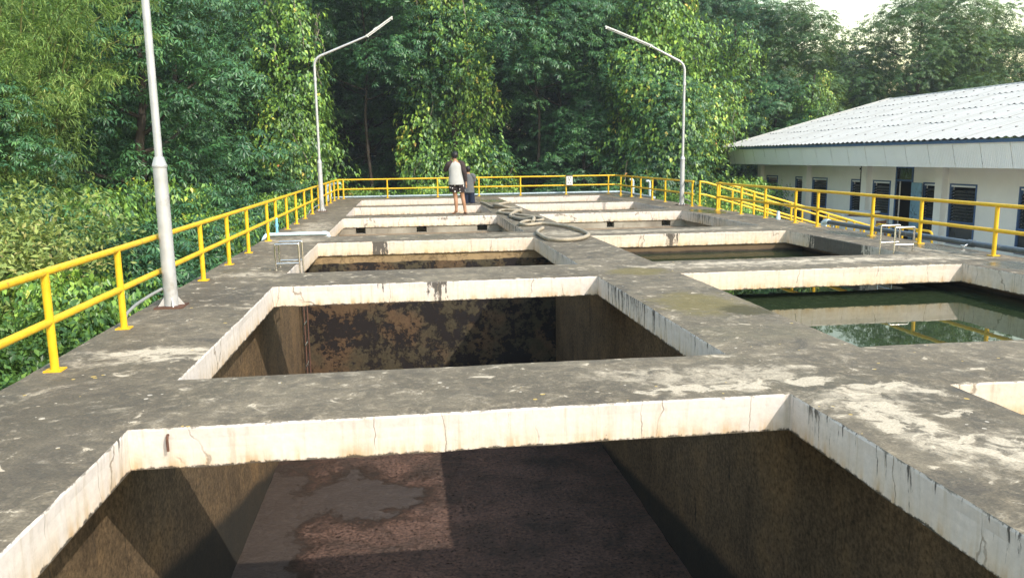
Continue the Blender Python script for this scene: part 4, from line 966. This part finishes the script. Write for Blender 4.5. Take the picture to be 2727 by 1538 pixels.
def whorl_leaves(lv, c, r, n, L=.2, per=7, droop=.45, wr=.34, low=-.35):
    k = max(1, n // per); P, u = blob_points(c, r, k); keep = (u[:, 2] > low) | (rng.random(k) < .25); P, u = P[keep], u[keep]; k = len(P)
    ax = unit(u * np.array([.7, .7, .5]) + UP * .75 + rng.normal(size=(k, 3)) * .2)
    t1 = unit(np.cross(ax, rnd_unit(k))); t2 = np.cross(ax, t1)
    P = np.repeat(P, per, 0); axr = np.repeat(ax, per, 0); ang = np.tile(np.arange(per) * 2 * math.pi / per, k) + np.repeat(rng.uniform(0, 6, k), per) + rng.normal(size=k * per) * .15
    rad = np.repeat(t1, per, 0) * np.cos(ang)[:, None] + np.repeat(t2, per, 0) * np.sin(ang)[:, None]
    dr = droop * rng.uniform(.5, 1.4, (k * per, 1)); A = rad - axr * dr * .5 - UP * dr * .5
    l = np.repeat(L * rng.uniform(.7, 1.25, k), per) * rng.uniform(.8, 1.1, k * per); lv.add(P + rad * .03, A, axr + rad * .2, l, l * wr, .12, .14)
def bush_leaves(lv, c, r, n, L=.09, wr=.55, jit=.6):
    P, u = blob_points(c, r, n); m_ = n
    A = u * .5 + rng.normal(size=(m_, 3)) * jit - UP * .15; N = u * .6 + UP * .8 + rng.normal(size=(m_, 3)) * .4
    l = L * rng.uniform(.6, 1.3, m_); lv.add(P, A, N, l, l * wr, .12, .12)
def strands(lv, pts, L=.16):
    for p, ln in pts:
        n = int(ln / .05); t = np.linspace(0, 1, n); P = np.array(p) + np.stack([.08 * np.sin(t * 7 + p[0]), .08 * np.cos(t * 5 + p[1]), -ln * t], 1) + rng.normal(size=(n, 3)) * .05
        A = rng.normal(size=(n, 3)) * .5 - UP * .8; lv.add(P, A, rng.normal(size=(n, 3)) * .4 + np.array([.2, -1, .5]), L * rng.uniform(.6, 1.2, n), L * .5)
def trunk_mesh(h, r, limbs, mat, lean=(0, 0), name='trunk'):
    mb = MB(); k = 7; pts = [(lean[0] * (i / k) ** 1.3 * h + .1 * math.sin(i * 1.7), lean[1] * (i / k) ** 1.3 * h + .1 * math.cos(i * 1.3), h * i / k) for i in range(k + 1)]
    mb.tube(pts, [r * (1.25 if i == 0 else 1 - .75 * i / k) for i in range(k + 1)], 10)
    for c in limbs:
        z0 = max(.3 * h, min(h * .92, c[2] - .35 * math.hypot(c[0], c[1]) - .3)); f = z0 / h; b = Vector((lean[0] * f ** 1.3 * h, lean[1] * f ** 1.3 * h, z0)); e = Vector(c)
        md = (b + e) / 2 + Vector((0, 0, -.12 * (e - b).length)) + Vector((random.uniform(-.1, .1), random.uniform(-.1, .1), 0)); rr = r * (1 - .75 * f) * .6
        mb.tube(bez(b, md, e, 5), [rr, rr * .85, rr * .7, rr * .5, rr * .35, rr * .2], 7)
    return mb.mesh(name, mat, True)

KINDS = {}
def dead_vines(bl, rr):
    mb = MB()
    for q in range(22):
        c, r = rr.choice(bl); a = rr.uniform(0, 6.28); p = Vector((c[0] + math.cos(a) * r[0] * 1.02, c[1] + math.sin(a) * r[1] * 1.02, c[2] + rr.uniform(0, 1))); ln = rr.uniform(1, 3.2)
        if p.z - ln < .1: ln = p.z - .1
        d = Vector((rr.uniform(-.5, .5), rr.uniform(-.5, .5), -ln)); mb.tube(catmull([p, p + d * .35 + Vector((rr.uniform(-.25, .25), rr.uniform(-.25, .25), 0)), p + d * .7 + Vector((rr.uniform(-.3, .3), rr.uniform(-.3, .3), 0)), p + d], 4), rr.uniform(.008, .02), 5)
    return mb.mesh('dead_vines', M['trunk_pale'], True)
def kind_curtain(key, h, w_, seed, mat=L_VINE, dens=1.0, L=.19, top=.85):
    rr = random.Random(seed); lv = Leaves(); bl = []; z_ = .6
    while z_ < h - .3:
        f = z_ / h; ww = w_ * (1.0 - .35 * abs(f - .35) - (.35 * f * top)); n = 3 if f < .85 else 2
        for q in range(n):
            a = rr.uniform(0, 6.28); d = ww * rr.uniform(.25, .62); R_ = ww * rr.uniform(.38, .62)
            bl.append(((math.cos(a) * d, math.sin(a) * d, z_ + rr.uniform(-.4, .4)), (R_, R_, R_ * rr.uniform(.8, 1.35))))
        z_ += rr.uniform(.75, 1.1)
    lv2 = Leaves()
    for c, r in bl:
        if rr.random() < .40: whorl_leaves(lv2, np.array(c) * np.array([1.08, 1.08, 1]), (r[0] * 1.05, r[1] * 1.05, r[2] * .9), int(1250 * dens * r[0] * r[2]), .17, 7, .55, .36); vine_leaves(lv, c, r, int(250 * r[0] * r[2]), L)
        else: vine_leaves(lv, c, r, int(760 * dens * (r[0] * r[2]) / (.2 / .19) * (.19 / L) ** 2), L)
    st = []
    for c, r in bl:
        if rr.random() < .8:
            a = rr.uniform(0, 6.28); st.append(((c[0] + math.cos(a) * r[0], c[1] + math.sin(a) * r[1], c[2]), rr.uniform(.7, 2.2)))
    strands(lv, st, L)
    KINDS[key] = [('dead_vines', dead_vines(bl, rr)), ('trunk', trunk_mesh(h * .93, .20, [c for c, r in bl if c[2] > h * .35][::3], M['trunk'])), ('crown', lv.mesh('crown', mat)), ('leaf_clumps', lv2.mesh('leaf_clumps', L_WHORL))]
def kind_whorl(key, h, w_, seed, mat=L_WHORL, L=.2, nb=24, zlo=.3, dens=1.0, per=7, wr=.34, droop=.45, flat=.55, tm='trunk'):
    rr = random.Random(seed); lv = Leaves(); bl = []
    for q in range(nb):
        f = zlo + (1 - zlo) * (q + rr.random()) / nb; ww = w_ * math.sin(math.pi * min(.98, max(.12, (f - zlo * .6) / (1.08 - zlo * .6)))) ** .7
        a = q * 2.4 + rr.uniform(-.5, .5); d = ww * rr.uniform(.35, 1.0) if q < nb - 2 else ww * .2; R_ = w_ * rr.uniform(.26, .42)
        bl.append(((math.cos(a) * d, math.sin(a) * d, f * h - R_ * .3), (R_, R_, R_ * flat * rr.uniform(.8, 1.3))))
    for c, r in bl: whorl_leaves(lv, c, r, int(900 * dens * r[0] * (r[0] + r[2]) * .6 * (.2 / L) ** 2 * (.34 / wr) ** .6), L, per, droop, wr)
    KINDS[key] = [('trunk', trunk_mesh(h * .9, .09 if zlo > .5 else .16, [c for c, r in bl][::2], M[tm])), ('crown', lv.mesh('crown', mat))]
def kind_bush(key, R_, h, seed, mat=L_BUSH, L=.09, n=16000, style='bush', nb=9, wr=.55):
    rr = random.Random(seed); lv = Leaves(); bl = []
    for q in range(nb):
        a = q * 2.4; d = R_ * math.sqrt((q + .3) / nb) * .8; s_ = R_ * rr.uniform(.32, .5); hz = h * rr.uniform(.5, .95) * (1 - .35 * (d / R_) ** 2)
        bl.append(((math.cos(a) * d, math.sin(a) * d, max(s_ * .5, hz - s_ * .6)), (s_, s_, s_ * rr.uniform(.65, .95)))); bl.append(((math.cos(a) * d * 1.05, math.sin(a) * d * 1.05, hz * .42), (s_ * 1.05, s_ * 1.05, hz * .45)))
    for c, r in bl:
        k = n // len(bl)
        if style == 'bush': bush_leaves(lv, c, r, k, L, wr)
        elif style == 'vine': vine_leaves(lv, c, r, k, L)
        else: whorl_leaves(lv, c, r, k, L, 7, .4, wr)
    tm = MB()
    for c, r in bl[::2]: tm.tube(bez((c[0] * .12, c[1] * .12, -.1), (c[0] * .5, c[1] * .5, c[2] * .5), c, 4), [.028, .022, .016, .012, .006], 6)
    KINDS[key] = [('stems', tm.mesh('stems', M['trunk'], True)), ('foliage', lv.mesh('foliage', mat))]
def kind_bamboo(key, h, seed, n=34):
    rr = random.Random(seed); lv = Leaves(); cm = MB()
    for q in range(n):
        a = rr.uniform(0, 6.28); b = Vector((math.cos(a), math.sin(a), 0)) * rr.uniform(.05, .7); d = Vector((math.cos(a + rr.uniform(-.6, .6)), math.sin(a + rr.uniform(-.6, .6)), 0)); hh = h * rr.uniform(.6, 1.08); reach = hh * rr.uniform(.12, .46)
        pts = bez(b, b + Vector((0, 0, hh * .95)) + d * reach * .15, b + d * reach + Vector((0, 0, hh * rr.uniform(.75, 1.0))), 9); cm.tube(pts, [.032 - .0028 * i for i in range(10)], 6)
        for t in np.linspace(.22, 1, 34):
            i = min(8, int(t * 9)); p = pts[i].lerp(pts[i + 1], t * 9 - i); aa = rr.uniform(0, 6.28); bd = Vector((math.cos(aa), math.sin(aa), rr.uniform(-.2, .5))); ln = rr.uniform(.35, 1.0) * (1.1 - .4 * t)
            k = 24; tt = rng.random(k) ** .7; P = np.array(p) + np.array(bd)[None] * (tt * ln)[:, None] - UP * (tt ** 2 * .45 * ln)[:, None] + rng.normal(size=(k, 3)) * .06
            A = np.array(bd) * .5 + rng.normal(size=(k, 3)) * .55 - UP * .45; lv.add(P, A, rng.normal(size=(k, 3)) * .4 + UP, .20 * rng.uniform(.6, 1.25, k), .026, .1, .25)
    KINDS[key] = [('culms', cm.mesh('culms', M['culm'], True)), ('foliage', lv.mesh('foliage', L_BAMBOO))]
def kind_palm(key, h, seed):
    rr = random.Random(seed); lv = Leaves()
    for q in range(16):
        a = q * 2.4; d = np.array([math.cos(a), math.sin(a), 0]); el = rr.uniform(-.1, .9); n = 46; t = np.linspace(.05, 1, n)
        P = np.array([0, 0, h]) + d[None] * (t * 2.3 * math.cos(el * .7))[:, None] + UP * (t * 2.0 * math.sin(el) - 1.0 * t ** 2)[:, None]
        for s in (-1, 1):
            side = np.array([-d[1], d[0], 0]) * s; A = side + d * .5 - UP * .45 + rng.normal(size=(n, 3)) * .1; lv.add(P, A, np.tile(UP, (n, 1)) + d * .3, .62 * np.sin(np.pi * (t * .8 + .15)), .05, .1, .25)
    KINDS[key] = [('trunk', trunk_mesh(h, .11, [], M['trunk_pale'])), ('crown', lv.mesh('crown', L_FAR))]

kind_curtain('curtainA', 11.6, 2.9, 11, L=.20, dens=1.05); kind_curtain('curtainB', 11.2, 3.7, 23, L=.21, dens=1.0); kind_curtain('curtainC', 10.5, 2.6, 31, L=.18, dens=.85)
kind_whorl('whorlA', 11.5, 3.9, 5, nb=44, zlo=.1, L=.175); kind_whorl('whorlB', 12.5, 4.3, 8, nb=46, zlo=.14, L=.18); kind_whorl('whorlC', 8.0, 2.9, 13, nb=36, zlo=.08, L=.17); kind_whorl('shade_canopy', 13.0, 4.6, 77, nb=30, zlo=.55, dens=1.1)  # last kind has a high crown shaped to cast shade into the gaps
kind_whorl('featherA', 11.6, 4.3, 17, L_FINE, .17, 48, .12, .9, 9, .28, .3, .7); kind_whorl('featherB', 10.8, 4.0, 19, L_FINE, .17, 44, .1, .9, 8, .3, .35, .75)
kind_whorl('farA', 14.5, 5.6, 29, L_FAR, .36, 60, .04, .95, 7, .38, .4, .75)
kind_bamboo('bamboo', 8.8, 41, 46); kind_palm('palm', 9.6, 43)
kind_bush('bushA', 1.5, 1.6, 51); kind_bush('bushB', 1.35, 1.9, 53, L=.105, n=14000); kind_bush('bushV', 1.6, 2.2, 57, L_VINE, .125, 14000, 'vine'); kind_bush('bushW', 1.7, 2.4, 59, L_WHORL, .165, 15000, 'whorl', 9, .32)
kind_bush('paleA', 1.55, 3.1, 61, L_PALE, .08, 34000, 'bush', 11, .42)

placed = {}
def plant(name, label, cat, key, x, y, s=1.0, rz=0, sz=None, group=None, z=GZ):
    t = thing(name, label, cat, (x, y, z), R(rz), group); t.scale = (s, s, sz or s)
    for nm, me in KINDS[key]: link(nm, me, t)
    return t
V, W_, T_, B_ = 'vine_covered_tree', 'broadleaf_tree', 'tree', 'bush'
# front rank
plant(V, 'bright tree wholly draped in yellow green vines behind the two people', T_, 'curtainA', 2.35, 36.2, 1.0, 20)
plant(V, 'wide vine covered tree behind the right street lamp', T_, 'curtainB', 11.8, 35.9, 1.0, 70)
plant(V, 'smaller vine covered tree just left of the building gable', T_, 'curtainC', 17.3, 40.6, 1.0, 200)
plant(V, 'yellowish vine thicket leaning over the far roof corner', T_, 'curtainC', 20.8, 38.9, .72, 100)
plant(V, 'vine hung tree right behind the left far street lamp', T_, 'curtainC', -4.6, 34.0, 1.05, 40)
plant(W_, 'dark layered tree left of the far left street lamp', T_, 'whorlA', -8.4, 31.5, 1.0, 10)
plant(W_, 'dark tree standing back between the two brightest vine trees', T_, 'whorlA', 8.0, 40.6, 1.05, 130)
plant(W_, 'tall dark tree in the shaded gap left of the people', T_, 'whorlB', -1.9, 42.5, 1.0, 80)
plant(W_, 'dark tree with drooping leaf whorls just right of the nearest lamp pole', T_, 'whorlC', -7.4, 24.2, 1.15, 0)
plant(W_, 'tall blue green tree behind the nearest lamp pole', T_, 'whorlB', -12.2, 31.5, 1.0, 200)
plant('bamboo_clump', 'feathery yellow green bamboo clump at the upper left', 'bamboo', 'bamboo', -8.9, 19.8, .95, 0)
plant('bamboo_clump', 'low rounded bamboo head spilling over in front of the taller clumps', 'bamboo', 'bamboo', -8.6, 17.4, .62, 220)
plant('bamboo_clump', 'paler bamboo clump leaning in from the top left corner', 'bamboo', 'bamboo', -12.2, 23.5, 1.15, 140)
plant(W_, 'low dark tree below the bamboo on the left', T_, 'whorlC', -8.2, 16.6, .62, 60)
plant(W_, 'high canopied dark tree added to shade the gap under the left lamp arm', T_, 'shade_canopy', -1.6, 37.2, 1.0, 0)  # added so its crown darkens the hollow behind it
plant(W_, 'high canopied dark tree added to shade the gap between the people and the right lamp head', T_, 'shade_canopy', 6.3, 37.6, 1.0, 120)  # added crown that throws shade on the trees behind
plant(W_, 'blue green tree filling the space left of the left far lamp', T_, 'whorlB', -9.0, 38.0, 1.0, 300)
plant(W_, 'dark tree behind the right end of the far railing', T_, 'whorlC', 8.4, 36.8, .75, 40)
# right side
plant('fine_leaved_tree', 'tall fine leaved tree above the building ridge', T_, 'featherA', 29.8, 43.5, 1.04, 0)
plant('fine_leaved_tree', 'dull green tree behind the building at the right edge', T_, 'featherB', 34.7, 44.5, 1.03, 90)
plant('fine_leaved_tree', 'dense tree behind the gable end of the building', T_, 'featherB', 22.2, 44.0, 1.03, 210)
plant(W_, 'dark tree rising between the vine tree and the open sky', T_, 'whorlB', 19.6, 47.5, 1.02, 30)
plant(W_, 'bushy tree hugging the far corner of the building', T_, 'whorlC', 19.5, 40.0, .9, 150)
plant('palm_tree', 'small dark palm showing above the trees in the top right corner', 'palm tree', 'palm', 43.0, 52.0, 1.12, 0)
# rear rank
far = [(-19, 36, 'far dark tree filling behind the bamboo clumps'), (7.2, 49, 'far dark tree behind the switch box'), (-12.5, 43, 'far dark tree left of the vine hung tree'), (0.3, 47, 'far dark tree right behind the people'), (21, 52, 'far dark tree above the far roof corner'), (13, 46, 'far dark tree behind the right street lamp pole'), (30, 52, 'far dark tree above the roof ridge'), (37, 50, 'far dark tree above the roof at the right'), (-24, 40, 'far dark tree behind the bamboo at the left edge'), (-17, 46, 'far dark tree behind the nearest lamp pole'), (-9.5, 49, 'far dark tree left of the left far lamp arm'), (-3.5, 54, 'far dark tree closing the gap under the left lamp arm'), (3.5, 52, 'far dark tree hidden behind the brightest vine tree'), (10.5, 55, 'far dark tree between the two lamp heads'),
       (16.5, 54, 'far dark tree behind the right lamp head'), (26, 60, 'far dark tree below the open sky patch'), (33.5, 58, 'far dark tree behind the fine leaved tree'), (41, 57, 'far dark tree at the right edge under the palm'), (-31, 50, 'far dark tree out at the far left')]
for i, (x, y, lb) in enumerate(far):
    plant('forest_tree', lb, T_, 'farA', x, y, [1, .95, 1.05][i % 3] * (.7 if x > 22 else 1), i * 67 % 360, None, 'dark trees of the rear forest')
# bushes along the left edge, front to back
G1 = 'bushes along the left edge'
for lb, k, x, y, s, rz, sz in [
    ('lowest small leaved bush at the lower left corner of the photo', 'bushA', -4.45, 5.6, .85, 0, .62), ('leafy bush beside the nearest railing post', 'bushB', -5.0, 7.4, 1.0, 60, .78), ('round bush below the second railing post', 'bushA', -4.55, 9.0, .95, 120, .92),
    ('yellowish bush under the nearest lamp pole', 'bushV', -4.5, 11.0, .8, 30, .82), ('taller small leaved bush behind the front ones on the left', 'bushB', -6.4, 9.4, 1.2, 200, 1.12), ('dark glossy leaved bush just past the nearest lamp pole', 'bushW', -4.6, 13.2, .85, 15, .86),
    ('bush with drooping leaves next to the pale blue pipe', 'bushW', -4.5, 16.3, .9, 80, .92), ('bush with fresh leaves left of the middle of the left railing', 'bushV', -4.6, 19.2, .9, 130, .95), ('dark bush halfway along the left railing', 'bushW', -4.7, 22.0, .95, 200, 1.0),
    ('vine bush near the base of the far left lamp', 'bushV', -4.6, 25.2, 1.0, 250, 1.0), ('leafy bush at the far end of the left railing', 'bushV', -4.6, 28.6, 1.0, 300, .95), ('thick bush in the far left corner behind the pipes', 'bushW', -5.2, 31.6, 1.1, 320, 1.1),
    ('broad dark bush in the second row on the left', 'bushW', -6.7, 13.8, 1.1, 110, 1.25), ('bright drooping bush in the second row on the left', 'bushV', -7.0, 18.6, 1.15, 170, 1.25), ('tall leafy bush below the dark whorled tree', 'bushV', -6.6, 22.6, 1.1, 20, 1.3), ('dense bush under the dark layered tree', 'bushW', -7.2, 27.5, 1.2, 70, 1.35)]:
    plant(B_, lb, B_, k, x, y, s, rz, sz, G1)
plant('pale_shrub', 'pale yellow green spreading shrub at the left edge of the photo', 'shrub', 'paleA', -6.5, 12.2, 1.3, 0, 1.16)
plant('pale_shrub', 'smaller pale shrub higher up behind the spreading one', 'shrub', 'paleA', -9.6, 15.6, 1.15, 100, 1.3)
G2 = 'bushes behind the far railing'
for lb, k, x, y, s, rz, sz in [
    ('bush behind the left part of the far railing', 'bushV', -1.6, 33.3, 1.05, 0, .95), ('bush right behind the standing people', 'bushV', 1.3, 33.2, 1.05, 90, 1.0), ('bush behind the far railing between the people and the switch box', 'bushV', 4.0, 33.4, 1.0, 180, .92), ('dark bush behind the switch box', 'bushW', 6.8, 34.6, 1.0, 20, .9),
    ('dark bush behind the right corner of the far railing', 'bushW', 9.4, 34.0, 1.0, 70, .95), ('vine bush outside the hooked pipes on the right', 'bushV', 10.6, 29.6, .95, 140, .8), ('leafy bush at the foot of the right street lamp', 'bushV', 10.9, 25.4, .85, 220, .72), ('bush filling the corner beyond the ramp', 'bushV', 13.6, 30.6, 1.1, 260, 1.05)]:
    plant(B_, lb, B_, k, x, y, s, rz, sz, G2)
# creeping ground cover beside the deck
gl = Leaves(); n = 26000
gx = rng.uniform(-7.5, -2.85, n); gy = rng.uniform(1.5, 12.5, n); gz = -1.25 + .55 * np.exp(-(gx + 2.9) ** 2 / .5) * (.6 + .4 * np.sin(gy * 1.9)) + rng.normal(size=n) * .1
gl.add(np.stack([gx, gy, gz], 1), rng.normal(size=(n, 3)) * np.array([1, 1, .35]), UP + rng.normal(size=(n, 3)) * .45, .10 * rng.uniform(.6, 1.3, n), .06)
n = 30000; gx = rng.uniform(-20, 16, n); gy = rng.uniform(31.5, 44, n); gz = GZ + .15 + .35 * rng.random(n)
gl.add(np.stack([gx, gy, gz], 1), rng.normal(size=(n, 3)) * np.array([1, 1, .5]), UP + rng.normal(size=(n, 3)) * .5, .24 * rng.uniform(.6, 1.3, n), .1)
tag(link('ground_cover', gl.mesh('ground_cover', L_BUSH)), kind='stuff')

# ------------------------------------------------------------------ humid air
hz = MB().box((-410, -410, -3.9), (410, 410, 18)).build('haze', None)
hm = bpy.data.materials.new('humid_air'); hm.use_nodes = True; ht = hm.node_tree; ht.nodes.clear()
ho = ht.nodes.new('ShaderNodeOutputMaterial'); hv = ht.nodes.new('ShaderNodeVolumePrincipled')
hv.inputs['Color'].default_value = (.80, .88, .96, 1); hv.inputs['Density'].default_value = .0008; hv.inputs['Anisotropy'].default_value = .2
ht.links.new(hv.outputs[0], ho.inputs['Volume']); hz.data.materials.clear(); hz.data.materials.append(hm); tag(hz, kind='stuff')
